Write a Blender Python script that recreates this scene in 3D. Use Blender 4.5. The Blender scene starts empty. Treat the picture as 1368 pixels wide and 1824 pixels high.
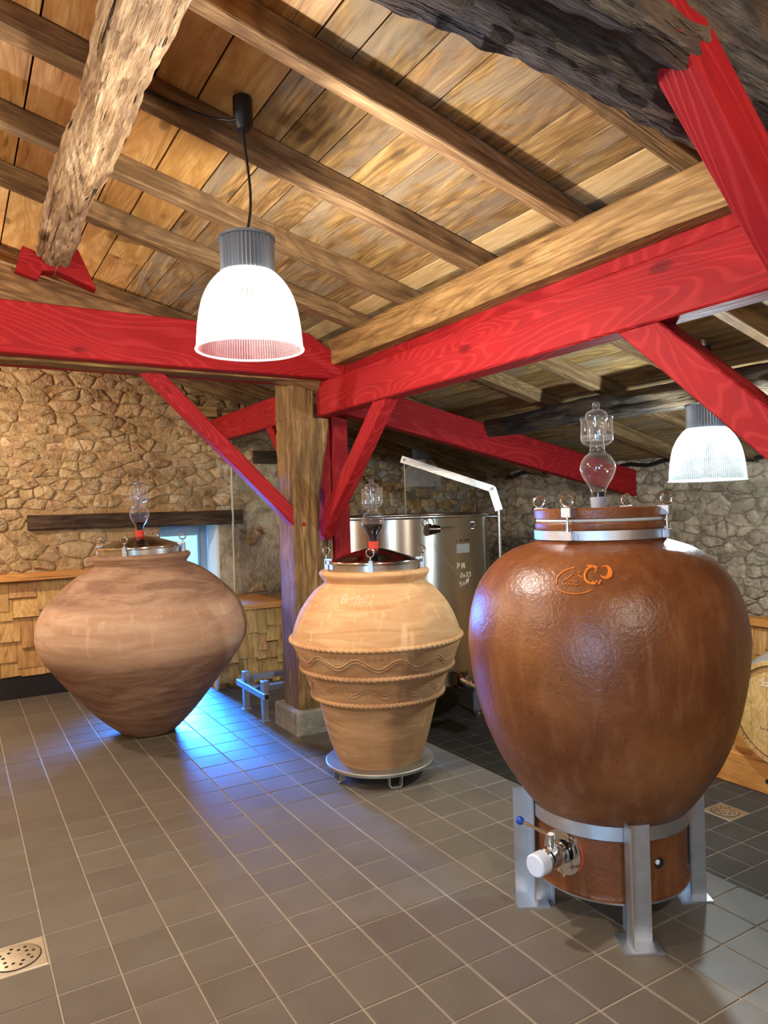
import bpy, bmesh, math, random
from mathutils import Vector, Matrix, noise
R = math.radians
rnd = random.Random(7)
S = bpy.context.scene
COL = S.collection

# ------------------------------------------------------------------ camera
H = 1.5455
TH, PI_, RO, FPX = 0.534996, -0.0054877, -0.0305449, 1300.0
f0 = Vector((math.sin(TH), math.cos(TH), 0)); r0 = Vector((math.cos(TH), -math.sin(TH), 0)); zz = Vector((0, 0, 1))
FW = f0*math.cos(PI_) + zz*math.sin(PI_)
UP = zz*math.cos(PI_) - f0*math.sin(PI_)
RI = r0*math.cos(RO) + UP*math.sin(RO)
UI = UP*math.cos(RO) - r0*math.sin(RO)
cam_d = bpy.data.cameras.new('camera'); cam = bpy.data.objects.new('camera', cam_d); COL.objects.link(cam)
cam_d.sensor_width = 36; cam_d.sensor_height = 36; cam_d.sensor_fit = 'AUTO'
cam_d.lens = FPX/1824*36; cam_d.clip_start = 0.02; cam_d.clip_end = 100
M = Matrix((RI, UI, -FW)).transposed().to_4x4(); M.translation = (0, 0, H)
cam.matrix_world = M
S.camera = cam
def project(p):
    v = Vector(p) - Vector((0, 0, H)); d = v.dot(FW)
    if d < .05: return None
    return 684 + FPX*v.dot(RI)/d, 912 - FPX*v.dot(UI)/d, d

# ------------------------------------------------------------------ world, daylight, exposure
w = bpy.data.worlds.new('world'); S.world = w; w.use_nodes = True
w.node_tree.nodes['Background'].inputs[0].default_value = (.45, .72, 1, 1)
w.node_tree.nodes['Background'].inputs[1].default_value = 1.2
S.view_settings.view_transform = 'Standard'; S.view_settings.look = 'None'; S.view_settings.gamma = 1
S.view_settings.use_curve_mapping = False
S.view_settings.exposure = 0.52
S.cycles.transparent_max_bounces = 24; S.cycles.max_bounces = 5; S.cycles.diffuse_bounces = 3; S.cycles.glossy_bounces = 3; S.cycles.transmission_bounces = 3
S.cycles.adaptive_threshold = .05
def area(name, loc, target, sx, sy, col, power, spread=180):
    l = bpy.data.lights.new(name, 'AREA'); l.spread = R(spread); l.shape = 'RECTANGLE'; l.size = sx; l.size_y = sy; l.color = col; l.energy = power
    o = bpy.data.objects.new(name, l); COL.objects.link(o); o.location = loc
    o.rotation_euler = (Vector(target) - Vector(loc)).to_track_quat('-Z', 'Y').to_euler(); return o
area('daylight_window', (2.42, 8.6, 1.2), (1.75, 4.4, .0), 1.2, 1.9, (.03, .25, 1), 640, 75)
area('daylight_door', (-3.5, -1.3, 1.6), (0, -.4, 1.0), 2.0, 2.4, (.42, .66, 1), 360)

# ------------------------------------------------------------------ materials
def srgb(r, g, b):
    f = lambda c: (c/255/12.92 if c/255 <= .04045 else ((c/255+.055)/1.055)**2.4)
    return (f(r), f(g), f(b), 1)
g = lambda v: (v, v, v, 1)
class NT:
    def __init__(s, name):
        s.m = bpy.data.materials.new(name); s.m.use_nodes = True; s.t = s.m.node_tree; s.n = s.t.nodes
        s.b = s.n['Principled BSDF']; s.out = s.n['Material Output']
    def add(s, typ, ins=None, **kw):
        n = s.n.new(typ)
        for k, v in kw.items(): setattr(n, k, v)
        for k, v in (ins or {}).items(): s.set(n.inputs[k], v)
        return n
    def set(s, sock, v):
        if isinstance(v, bpy.types.NodeSocket): s.t.links.new(v, sock)
        elif isinstance(v, bpy.types.Node): s.t.links.new(v.outputs[0], sock)
        else: sock.default_value = v
    def ramp(s, fac, stops):
        n = s.n.new('ShaderNodeValToRGB'); e = n.color_ramp.elements
        while len(e) < len(stops): e.new(.5)
        for i, (p, c) in enumerate(stops): e[i].position = p; e[i].color = c
        s.set(n.inputs[0], fac); return n.outputs[0]
    def coords(s, scale=(1, 1, 1), rand=True, src='Object'):
        tc = s.add('ShaderNodeTexCoord'); mp = s.add('ShaderNodeMapping')
        v = tc.outputs[src]
        if rand:
            oi = s.add('ShaderNodeObjectInfo'); mu = s.add('ShaderNodeMath', {0: oi.outputs['Random'], 1: 37.0}, operation='MULTIPLY')
            va = s.add('ShaderNodeVectorMath', {0: v, 1: mu.outputs[0]}, operation='ADD'); v = va.outputs[0]
        s.set(mp.inputs['Vector'], v); mp.inputs['Scale'].default_value = scale
        return mp.outputs[0]
    def noise(s, vec, scale=5, detail=5, rough=.55, dist=0):
        n = s.add('ShaderNodeTexNoise', {'Vector': vec, 'Scale': scale, 'Detail': detail, 'Roughness': rough, 'Distortion': dist}); return n.outputs[0]
    def mix(s, fac, a, b, mode='MIX'):
        n = s.add('ShaderNodeMix', data_type='RGBA', blend_type=mode)
        s.set(n.inputs['Factor'], fac); s.set(n.inputs['A'], a); s.set(n.inputs['B'], b); return n.outputs['Result']
    def math(s, op, a, b=0.0):
        n = s.add('ShaderNodeMath', operation=op); s.set(n.inputs[0], a); s.set(n.inputs[1], b); return n.outputs[0]
    def rings(s, vs, scale, k):
        # growth rings cut lengthwise: contour lines of a slow noise drawn out along the grain
        n = s.noise(s.coords(vs), scale, 2, .35, .3)
        return s.math('MULTIPLY', s.math('ADD', s.math('SINE', s.math('MULTIPLY', n, float(k))), 1.0), .5)
    def vary(s, col, amt=.25, hue=.015):
        oi = s.add('ShaderNodeObjectInfo')
        mr = s.add('ShaderNodeMapRange', {0: oi.outputs['Random'], 3: 1-amt, 4: 1+amt})
        hs = s.add('ShaderNodeHueSaturation', {'Color': col, 'Value': mr.outputs[0]})
        if hue:
            wn = s.add('ShaderNodeTexWhiteNoise', {'W': oi.outputs['Random']}, noise_dimensions='1D')
            m2 = s.add('ShaderNodeMapRange', {0: wn.outputs[0], 3: .5-hue, 4: .5+hue}); s.set(hs.inputs['Hue'], m2.outputs[0])
        return hs.outputs[0]
    def bump(s, h, strength=.3, dist=.01):
        n = s.add('ShaderNodeBump', {'Height': h, 'Strength': strength, 'Distance': dist}); s.set(s.b.inputs['Normal'], n.outputs[0]); return n
    def fin(s, col=None, rough=None, metal=None, spec=None):
        if col is not None: s.set(s.b.inputs['Base Color'], col)
        if rough is not None: s.set(s.b.inputs['Roughness'], rough)
        if metal is not None: s.set(s.b.inputs['Metallic'], metal)
        if spec is not None: s.set(s.b.inputs['Specular IOR Level'], spec)
        return s.m
def wood(name, dark, mid, light, grain=9, rough=.7, amt=.2, knots=0.0, bump=.35, stain_shade=None, stain_shade_amt=.5, hue=.01, crack=.5):
    t = NT(name)
    v = t.coords((1.0, grain, grain))
    n1 = t.noise(v, 2.2, 5, .66, .8)
    wv = t.ramp(t.rings((.45, 2.6, 2.6), 1.6, 75+grain*4), [(.35, g(0)), (.95, g(1))])
    col = t.ramp(n1, [(.30, dark), (.5, mid), (.70, light)])
    col = t.mix(t.math('MULTIPLY', wv, .4), col, dark)
    fine = t.noise(t.coords((2.2, grain*9, grain*9)), 3, 2, .7)
    col = t.mix(t.ramp(fine, [(.42, g(0)), (.7, g(.55))]), col, dark)
    if stain_shade:
        st = t.noise(t.coords((1.0, 2.6, 2.6)), 1.7, 4, .65, .7)
        col = t.mix(t.ramp(st, [(.46, g(0)), (.58, g(stain_shade_amt))]), col, stain_shade)
    cr_ = t.noise(t.coords((.8, 26, 26)), 1.5, 2, .6, .4)
    ck = t.ramp(cr_, [(.655, g(0)), (.69, g(crack))])
    kd = tuple(c*.25 for c in dark[:3])+(1,)
    col = t.mix(ck, col, kd)
    h_ = t.math('ADD', n1, t.math('MULTIPLY', fine, .6)); h_ = t.math('SUBTRACT', h_, t.math('MULTIPLY', wv, .25)); h_ = t.math('SUBTRACT', h_, ck)
    if knots:
        vo = t.add('ShaderNodeTexVoronoi', {'Vector': t.coords((1.0, 2.4, 2.4)), 'Scale': 2.3, 'Randomness': 1.0})
        k = t.ramp(vo.outputs['Distance'], [(0.0, g(1)), (.06+.05*knots, g(.8)), (.12+.05*knots, g(0))])
        col = t.mix(t.math('MULTIPLY', k, knots), col, kd)
    col = t.vary(col, amt, hue)
    t.bump(h_, bump, .008)
    return t.fin(col, rough, spec=.3)
def plain(name, col, rough=.5, metal=0.0, spec=.5, bump=0, bscale=60, vary=0.0, coat=0):
    t = NT(name); c = col
    if vary:
        n = t.noise(t.coords(), 9, 5, .6); c = t.mix(n, tuple(x*(1-vary) for x in col[:3])+(1,), tuple(min(1, x*(1+vary)) for x in col[:3])+(1,))
    if bump: t.bump(t.noise(t.coords(), bscale, 4), bump, .004)
    if coat: t.b.inputs['Coat Weight'].default_value = coat
    return t.fin(c, rough, metal, spec)
MT = {}
MT['old_plank'] = wood('old_plank', srgb(92, 68, 40), srgb(162, 124, 72), srgb(198, 162, 108), 8, .72, .16, .55, .35, srgb(140, 126, 106), .6, .004)
MT['pine_plank'] = wood('pine_plank', srgb(160, 108, 56), srgb(196, 144, 84), srgb(216, 172, 114), 5, .5, .1, .75, .12)
MT['pale_plank'] = wood('pale_plank', srgb(200, 160, 100), srgb(228, 194, 138), srgb(240, 212, 162), 6, .6, .05, .2, .12)
MT['rafter'] = wood('rafter', srgb(92, 68, 42), srgb(158, 122, 80), srgb(192, 158, 114), 12, .75, .2, .2, .5, srgb(104, 76, 48), .5, .004)
MT['purlin'] = wood('purlin', srgb(112, 80, 44), srgb(178, 136, 80), srgb(208, 168, 110), 8, .7, .05, .5, .4)
MT['oak'] = wood('oak', srgb(80, 56, 30), srgb(150, 112, 64), srgb(186, 148, 94), 9, .75, .05, .3, .55, srgb(100, 74, 44), .5)
MT['dark_log'] = wood('dark_log', srgb(34, 29, 25), srgb(78, 69, 60), srgb(122, 110, 96), 8, .85, .08, 0, 1.6, srgb(112, 86, 58), .5, crack=.95)
MT['pale_log'] = wood('pale_log', srgb(92, 66, 42), srgb(192, 160, 118), srgb(222, 196, 156), 5, .85, .05, .5, 1.6, crack=.9)
MT['lintel'] = wood('lintel', srgb(34, 24, 17), srgb(84, 62, 43), srgb(118, 90, 64), 10, .85, .1, 0, 1.0)
MT['shingle'] = wood('shingle', srgb(172, 122, 62), srgb(214, 166, 96), srgb(228, 184, 116), 5, .6, .12, .35, .12, None, .5, .008)
MT['ledge'] = wood('ledge', srgb(190, 116, 54), srgb(218, 150, 78), srgb(230, 168, 96), 6, .5, .05, .1, .1)
MT['barrel'] = wood('barrel', srgb(186, 138, 78), srgb(216, 172, 108), srgb(232, 196, 138), 6, .55, .05, 0, .12)
MT['dark_cut'] = plain('dark_cut', srgb(28, 22, 16), .9)
# red paint over timber
t = NT('red_paint')
n1 = t.noise(t.coords((1.0, 9, 9)), 2.4, 8, .6, 1.1); n2 = t.noise(t.coords((2, 2, 2)), 2, 3)
wv = t.ramp(t.rings((.5, 2.4, 2.4), 1.5, 200), [(.55, g(0)), (1.0, g(1))])
col = t.mix(n2, srgb(136, 16, 22), srgb(168, 28, 30))
col = t.mix(t.ramp(n1, [(.3, g(.35)), (.5, g(0))]), col, srgb(112, 10, 18))
col = t.mix(t.math('MULTIPLY', wv, .24), col, srgb(206, 62, 58))
vo = t.add('ShaderNodeTexVoronoi', {'Vector': t.coords((1.0, 2.4, 2.4)), 'Scale': 1.7})
col = t.mix(t.ramp(vo.outputs['Distance'], [(0, g(.8)), (.07, g(.6)), (.11, g(0))]), col, srgb(90, 6, 12))
t.bump(t.math('ADD', n1, t.math('MULTIPLY', wv, .4)), .5, .006); MT['red'] = t.fin(col, t.math('ADD', t.math('MULTIPLY', n1, .2), .58), spec=.2)
# floor tile
t = NT('tile')
n1 = t.noise(t.coords((1, 1, 1)), 7, 5, .6); n2 = t.noise(t.coords((1, 1, 1)), 160, 2)
col = t.vary(t.mix(n1, srgb(98, 88, 75), srgb(117, 106, 91)), .07, .004)
t.bump(n2, .05, .002); MT['tile'] = t.fin(col, t.math('ADD', t.math('MULTIPLY', n1, .25), .36), spec=.42)
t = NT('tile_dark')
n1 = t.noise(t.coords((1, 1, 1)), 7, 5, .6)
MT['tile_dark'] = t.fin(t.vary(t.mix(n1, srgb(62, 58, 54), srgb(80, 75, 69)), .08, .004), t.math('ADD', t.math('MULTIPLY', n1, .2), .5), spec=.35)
t = NT('grout')
MT['grout'] = t.fin(t.mix(t.noise(t.coords(rand=False), 4, 5), srgb(140, 126, 108), srgb(178, 164, 142)), .9)
# stone and mortar
def stone(name, a, b, c, d):
    t = NT(name); v = t.coords((1, 1, 1))
    n1 = t.noise(v, 7, 5, .68, .4); n2 = t.noise(v, 40, 3, .7)
    col = t.ramp(n1, [(.28, a), (.46, b), (.62, c), (.78, d)])
    col = t.mix(t.math('MULTIPLY', n2, .35), col, a)
    col = t.vary(col, .14, .008)
    t.bump(t.math('ADD', n1, t.math('MULTIPLY', n2, .5)), 1, .03); return t.fin(col, .92, spec=.15)
MT['stone'] = stone('stone', srgb(128, 98, 64), srgb(190, 156, 110), srgb(212, 182, 138), srgb(228, 206, 168))
MT['stone_grey'] = stone('stone_grey', srgb(104, 92, 76), srgb(164, 148, 126), srgb(192, 178, 154), srgb(214, 202, 180))
def mortar(name, a, b, c, sc=2.2):
    t = NT(name); v = t.coords((1, 1, 1), False)
    n1 = t.noise(v, sc, 5, .66, .6); n2 = t.noise(v, 26, 3, .7, .3)
    col = t.ramp(n1, [(.3, a), (.52, b), (.7, c)])
    col = t.mix(t.math('MULTIPLY', n2, .4), col, a)
    t.bump(t.math('ADD', n1, t.math('MULTIPLY', n2, .6)), 1, .03); return t.fin(col, .95, spec=.1)
MT['mortar'] = mortar('mortar', srgb(140, 106, 66), srgb(184, 150, 104), srgb(210, 182, 140), 3)
MT['mortar_grey'] = mortar('mortar_grey', srgb(108, 94, 76), srgb(148, 134, 112), srgb(176, 162, 140), 3)
MT['plaster'] = mortar('plaster', srgb(124, 106, 78), srgb(196, 178, 144), srgb(222, 208, 176), 5)
MT['limewash'] = plain('limewash', srgb(232, 226, 212), .8, vary=.05)
MT['concrete'] = mortar('concrete', srgb(150, 136, 116), srgb(180, 168, 148), srgb(204, 194, 176), 5)
# terracotta jars
def clay(name, a, b, c, stain_shade, stain_shade_z, streak, stain_shade_amt=.8, rough=.85, bump=.25):
    t = NT(name); tc = t.add('ShaderNodeTexCoord'); ob = tc.outputs['Object']
    sep = t.add('ShaderNodeSeparateXYZ', {0: ob}); z = sep.outputs[2]
    m1 = t.add('ShaderNodeMapping', {'Vector': ob}); m1.inputs['Scale'].default_value = (1.2, 1.2, 7)
    m2 = t.add('ShaderNodeMapping', {'Vector': ob}); m2.inputs['Scale'].default_value = (9, 9, .8)
    n1 = t.noise(m1.outputs[0], 2.6, 8, .62, .7); n2 = t.noise(m2.outputs[0], 2, 6, .6); n3 = t.noise(ob, 45, 4, .7)
    col = t.ramp(n1, [(.28, a), (.5, b), (.72, c)])
    col = t.mix(t.ramp(n2, [(.58, (0, 0, 0, 1)), (.72, (streak, streak, streak, 1))]), col, tuple(min(1, x*1.25+.03) for x in c[:3])+(1,))
    ns = t.noise(m1.outputs[0], 1.7, 7, .68, 1.0)
    zone = t.ramp(z, stain_shade_z)  # mask by height, shared by stains and painted shade
    sm = t.math('MULTIPLY', t.ramp(ns, [(.36, g(.35)), (.6, g(1))]), zone)
    col = t.mix(t.math('MULTIPLY', sm, stain_shade_amt), col, stain_shade)
    t.bump(t.math('ADD', n1, t.math('MULTIPLY', n3, .25)), bump, .006)
    return t.fin(col, rough, spec=.2)
MT['clay_pale'] = clay('clay_pale', srgb(182, 140, 110), srgb(196, 157, 126), srgb(208, 175, 144), srgb(104, 66, 44),
                       [(0, g(1)), (.56, g(.9)), (.63, g(.03)), (.93, g(.0)), (.99, g(.85)), ], .4, .8)  # lower half: brown stains plus shade painted in; dark stains on the shoulder
MT['clay_orange'] = clay('clay_orange', srgb(190, 138, 90), srgb(206, 158, 108), srgb(220, 178, 130), srgb(116, 70, 43),
                         [(0, g(.8)), (.2, g(.7)), (.32, g(.8)), (.66, g(.8)), (.71, g(.04)), (.9, g(0))], .55, .6)  # brown below the top rope: clay tone plus painted shade of the bulge
# salt glazed jar
t = NT('glaze'); tc = t.add('ShaderNodeTexCoord'); ob = tc.outputs['Object']
m2 = t.add('ShaderNodeMapping', {'Vector': ob}); m2.inputs['Scale'].default_value = (8, 8, 1.0)
n1 = t.noise(ob, 3, 6, .6, .4); n2 = t.noise(m2.outputs[0], 3, 6, .62); n3 = t.noise(ob, 62, 3, .55, .4); n4 = t.noise(ob, 150, 2)
col = t.ramp(n1, [(.3, srgb(92, 48, 22)), (.52, srgb(118, 66, 32)), (.72, srgb(138, 84, 42))])
col = t.mix(t.ramp(n2, [(.5, g(0)), (.72, g(.5))]), col, srgb(146, 98, 64))
sp = t.noise(ob, 60, 2, .5); col = t.mix(t.ramp(sp, [(.7, g(0)), (.76, g(.7))]), col, srgb(60, 34, 22))
t.bump(t.math('ADD', n3, t.math('MULTIPLY', n4, .3)), .4, .006)
MT['glaze'] = t.fin(col, t.math('ADD', t.math('MULTIPLY', n1, .15), .27), spec=.5)
# metals
def steel(name, col, rough, brushed=(1, 1, 40), amt=.12):
    t = NT(name); n = t.noise(t.coords(brushed, False), 6, 4, .6)
    return t.fin(t.mix(n, tuple(x*.82 for x in col[:3])+(1,), col), t.math('ADD', t.math('MULTIPLY', n, amt), rough), 1.0)
MT['steel'] = steel('steel', srgb(214, 210, 204), .22)
MT['tank_steel'] = steel('tank_steel', srgb(214, 208, 196), .26, (30, 30, .4), .1)
_t = MT['tank_steel'].node_tree; _b = _t.nodes['Principled BSDF']; _tg = _t.nodes.new('ShaderNodeTangent'); _tg.direction_type = 'RADIAL'; _tg.axis = 'Z'
_t.links.new(_tg.outputs[0], _b.inputs['Tangent']); _b.inputs['Anisotropic'].default_value = .88; _b.inputs['Anisotropic Rotation'].default_value = .25
MT['chrome'] = plain('chrome', srgb(226, 226, 224), .12, 1.0)
MT['galvanised'] = steel('galvanised', srgb(216, 220, 226), .36, (3, 3, 3), .2)
MT['dull_steel'] = steel('dull_steel', srgb(178, 172, 160), .5, (5, 5, 5), .15)
MT['dome_steel'] = plain('dome_steel', srgb(128, 112, 98), .14, 1.0)
MT['black'] = plain('black', srgb(22, 22, 22), .5)
MT['plinth_black'] = plain('plinth_black', srgb(34, 30, 27), .7, bump=.2)
MT['lamp_grey'] = plain('lamp_grey', srgb(120, 126, 134), .45, .3)
MT['white'] = plain('white', srgb(225, 226, 224), .5)
MT['blue_ball'] = plain('blue_ball', srgb(24, 66, 160), .3)
MT['cap_white'] = plain('cap_white', srgb(222, 226, 236), .4)
MT['chalk'] = plain('chalk', srgb(236, 230, 214), .9)
MT['ink'] = plain('ink', srgb(36, 28, 20), .9)
MT['orange_mark'] = plain('orange_mark', srgb(226, 122, 30), .6)
MT['red_rubber'] = plain('red_rubber', srgb(206, 62, 40), .55)
MT['grey_rubber'] = plain('grey_rubber', srgb(150, 152, 160), .5)
MT['wine'] = plain('wine', srgb(24, 6, 10), .15)
MT['pipe_grey'] = plain('pipe_grey', srgb(188, 178, 158), .6)
MT['drain'] = steel('drain', srgb(226, 214, 186), .4, (4, 4, 4), .15)
MT['window_frame'] = plain('window_frame', srgb(150, 160, 168), .5)
MT['gasket'] = plain('gasket', srgb(196, 198, 190), .5)
MT['stripe'] = plain('stripe', srgb(202, 206, 206), .4, .6)
def glass(name, tint, refl=.9, base=.05, haze=0.0):
    t = NT(name); t.n.remove(t.b)
    tr = t.add('ShaderNodeBsdfTransparent', {'Color': tint}); gl = t.add('ShaderNodeBsdfGlossy', {'Color': (1, 1, 1, 1), 'Roughness': .06})
    lw = t.add('ShaderNodeLayerWeight', {'Blend': .35}); f = t.math('MULTIPLY', t.math('ADD', t.math('POWER', lw.outputs['Facing'], 2.2), base), refl)
    mx = t.add('ShaderNodeMixShader', {0: f, 1: tr.outputs[0], 2: gl.outputs[0]}); o_ = mx
    if haze:
        df = t.add('ShaderNodeBsdfDiffuse', {'Color': (.9, .95, 1, 1)}); tl = t.add('ShaderNodeBsdfTranslucent', {'Color': (.9, .95, 1, 1)})
        m1_ = t.add('ShaderNodeMixShader', {0: .5, 1: df.outputs[0], 2: tl.outputs[0]})
        hz = t.math('ADD', t.math('MULTIPLY', t.math('POWER', lw.outputs['Facing'], 3.0), .45), haze)
        o_ = t.add('ShaderNodeMixShader', {0: hz, 1: mx.outputs[0], 2: m1_.outputs[0]})
    t.set(t.out.inputs[0], o_.outputs[0]); return t.m
MT['glass'] = glass('glass', (.97, .98, .985, 1), .8, .06, .015)
MT['pane'] = glass('pane', (.85, .95, .97, 1), .8, .0)
def shade(name, scatter, ribs=120):
    """clear ribbed acrylic: mostly passes the light, the ribs scatter a little of it"""
    t = NT(name); t.n.remove(t.b)
    tc = t.add('ShaderNodeTexCoord'); sp_ = t.add('ShaderNodeSeparateXYZ', {0: tc.outputs['Object']})
    an = t.math('ARCTAN2', sp_.outputs[1], sp_.outputs[0]); rb = t.math('SINE', t.math('MULTIPLY', an, float(ribs)))
    sc = t.math('MULTIPLY', t.math('ADD', t.math('MULTIPLY', rb, .8), 1.0), scatter)
    tr = t.add('ShaderNodeBsdfTransparent', {'Color': (1, 1, 1, 1)}); tl = t.add('ShaderNodeBsdfTranslucent', {'Color': (.9, .93, .95, 1)})
    gl = t.add('ShaderNodeBsdfGlossy', {'Roughness': .15}); df = t.add('ShaderNodeBsdfDiffuse', {'Color': (.85, .88, .9, 1)})
    a = t.add('ShaderNodeMixShader', {0: .4, 1: tl.outputs[0], 2: df.outputs[0]})
    lw = t.add('ShaderNodeLayerWeight', {'Blend': .3}); lwf = t.math('ADD', t.math('POWER', lw.outputs['Facing'], 4.0), .04)
    b = t.add('ShaderNodeMixShader', {0: t.math('ADD', sc, 0.0), 1: tr.outputs[0], 2: a.outputs[0]})
    c = t.add('ShaderNodeMixShader', {0: t.math('MULTIPLY', lwf, .35), 1: b.outputs[0], 2: gl.outputs[0]}); t.set(t.out.inputs[0], c.outputs[0]); return t.m
MT['shade'] = shade('shade', .024)
MT['shade_unlit'] = shade('shade_unlit', .25)
MT['shade_rim'] = shade('shade_rim', .06, 0)

# ------------------------------------------------------------------ mesh helpers
def link(name, me, mat, parent=None, local=False, smooth=None):
    o = bpy.data.objects.new(name, me); COL.objects.link(o)
    if mat is not None and not me.materials: me.materials.append(MT[mat])
    if smooth:
        me.polygons.foreach_set('use_smooth', [True]*len(me.polygons))
        me.set_sharp_from_angle(angle=R(smooth))
    if parent:
        o.parent = parent
        if not local: o.matrix_parent_inverse = inv(parent)
    return o
def inv(p):
    m = p.matrix_basis.copy(); q = p
    while q.parent is not None:
        m = q.parent.matrix_basis @ q.matrix_parent_inverse @ m; q = q.parent
    return m.inverted()
def mesh(name, vs, fs, mat, parent=None, local=False, smooth=None):
    me = bpy.data.meshes.new(name); me.from_pydata([tuple(v) for v in vs], [], fs); me.update()
    return link(name, me, mat, parent, local, smooth)
def tag(o, label=None, cat=None, group=None, kind=None):
    if label: o['label'] = label
    if cat: o['category'] = cat
    if group: o['group'] = group
    if kind: o['kind'] = kind
    return o
def thing(name, loc, label, cat, group=None, rot=(0, 0, 0), kind=None):
    o = bpy.data.objects.new(name, None); COL.objects.link(o); o.location = loc; o.rotation_euler = rot
    o.empty_display_size = .1
    return tag(o, label, cat, group, kind)
def box_bm(bm, x0, x1, y0, y1, z0, z1):
    v = [bm.verts.new(p) for p in ((x0, y0, z0), (x1, y0, z0), (x1, y1, z0), (x0, y1, z0), (x0, y0, z1), (x1, y0, z1), (x1, y1, z1), (x0, y1, z1))]
    for f in ((3, 2, 1, 0), (4, 5, 6, 7), (0, 1, 5, 4), (1, 2, 6, 5), (2, 3, 7, 6), (3, 0, 4, 7)): bm.faces.new([v[i] for i in f])
    return v
def bm_obj(name, bm, mat, parent=None, local=False, smooth=None):
    bmesh.ops.recalc_face_normals(bm, faces=bm.faces)
    me = bpy.data.meshes.new(name); bm.to_mesh(me); bm.free(); return link(name, me, mat, parent, local, smooth)
def box(name, x0, x1, y0, y1, z0, z1, mat, parent=None, bevel=0, local=False):
    bm = bmesh.new(); box_bm(bm, x0, x1, y0, y1, z0, z1)
    if bevel: bmesh.ops.bevel(bm, geom=bm.edges[:], offset=bevel, segments=1, affect='EDGES')
    return bm_obj(name, bm, mat, parent, local)
def frame(d, up=(0, 0, 1)):
    d = Vector(d).normalized(); u = Vector(up); s = u.cross(d)
    if s.length < 1e-4: s = Vector((0, 1, 0)).cross(d)
    s.normalize(); u = d.cross(s); return Matrix((d, s, u)).transposed()
def beam(name, p0, p1, w_, h_, mat, parent=None, up=(0, 0, 1), bevel=.006, wob=0, segs=1, align=(0, 0)):
    """a squared timber along its own local X; align shifts the section: (0,-1) puts the top face on the line"""
    p0 = Vector(p0); p1 = Vector(p1); L = (p1-p0).length; fr = frame(p1-p0, up)
    sec = []
    b = bevel; hw, hh = w_/2, h_/2
    for sx, sy in ((-1, -1), (1, -1), (1, 1), (-1, 1)):
        if sx*sy > 0: sec += [(sx*hw, sy*(hh-b)), (sx*(hw-b), sy*hh)]
        else: sec += [(sx*(hw-b), sy*hh), (sx*hw, sy*(hh-b))]
    vs = []; fs = []; n = 8
    ph = rnd.random()*50
    for i in range(segs+1):
        x = -L/2 + L*i/segs
        for k, (y, z) in enumerate(sec):
            if wob:
                nz = noise.noise_vector(Vector((x*1.6+ph, y*4, z*4)))*wob
                y2, z2 = y+nz.x+align[0]*hw, z+nz.y+align[1]*hh
            else: y2, z2 = y+align[0]*hw, z+align[1]*hh
            vs.append((x, y2, z2))
    for i in range(segs):
        for k in range(n): fs.append((i*n+k, (i+1)*n+k, (i+1)*n+(k+1) % n, i*n+(k+1) % n))
    fs.append(tuple(range(n))); fs.append(tuple(range(segs*n+n-1, segs*n-1, -1)))
    bm = bmesh.new(); bv = [bm.verts.new(v) for v in vs]
    for f in fs: bm.faces.new([bv[i] for i in f])
    o = bm_obj(name, bm, mat, None, smooth=25)
    m = fr.to_4x4(); m.translation = (p0+p1)/2
    o.matrix_basis = m
    if parent: o.parent = parent; o.matrix_parent_inverse = inv(parent)
    return o
def log(name, p0, p1, r0_, r1_, mat, sides=28, segs=70, sq=1.0, rough=.02, parent=None, aspect=1.0, fine=.006, up=(0, 0, 1)):
    p0 = Vector(p0); p1 = Vector(p1); L = (p1-p0).length; vs = []; fs = []; ph = rnd.random()*40
    for i in range(segs+1):
        tt = i/segs; x = -L/2+L*tt; rr = r0_+(r1_-r0_)*tt
        off = noise.noise_vector(Vector((x*.9+ph, 1, 2)))*rough*.8
        for k in range(sides):
            a = 2*math.pi*k/sides; ca, sa = math.cos(a), math.sin(a)
            e = 1/max(abs(ca), abs(sa)); q = 1+(min(e, 1.3)-1)*(sq)
            nr = noise.noise(Vector((x*1.8+ph, ca*2.2, sa*2.2)))*rough + noise.noise(Vector((x*4+ph, ca*11, sa*11)))*fine + noise.noise(Vector((x*14+ph, ca*16, sa*16)))*fine*.7
            r = rr*q+nr
            vs.append((x, ca*r+off.y, sa*r*aspect+off.z))
    for i in range(segs):
        for k in range(sides): fs.append((i*sides+k, (i+1)*sides+k, (i+1)*sides+(k+1) % sides, i*sides+(k+1) % sides))
    fs.append(tuple(range(sides))); fs.append(tuple(range(segs*sides+sides-1, segs*sides-1, -1)))
    bm = bmesh.new(); bv = [bm.verts.new(v) for v in vs]
    for f in fs: bm.faces.new([bv[i] for i in f])
    o = bm_obj(name, bm, mat, None, smooth=50)
    m = frame(p1-p0, up).to_4x4(); m.translation = (p0+p1)/2; o.matrix_basis = m
    if parent: o.parent = parent; o.matrix_parent_inverse = inv(parent)
    return o
def smooth_profile(pts, sub=4):
    out = []
    n = len(pts)
    for i in range(n-1):
        p0 = pts[max(0, i-1)]; p1 = pts[i]; p2 = pts[i+1]; p3 = pts[min(n-1, i+2)]
        for s in range(sub):
            t_ = s/sub
            f = lambda a, b, c, d: .5*(2*b+(c-a)*t_+(2*a-5*b+4*c-d)*t_*t_+(3*b-3*c+d-a)*t_**3)
            out.append((max(0, f(p0[0], p1[0], p2[0], p3[0])), f(p0[1], p1[1], p2[1], p3[1])))
    out.append(pts[-1]); return out
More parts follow.
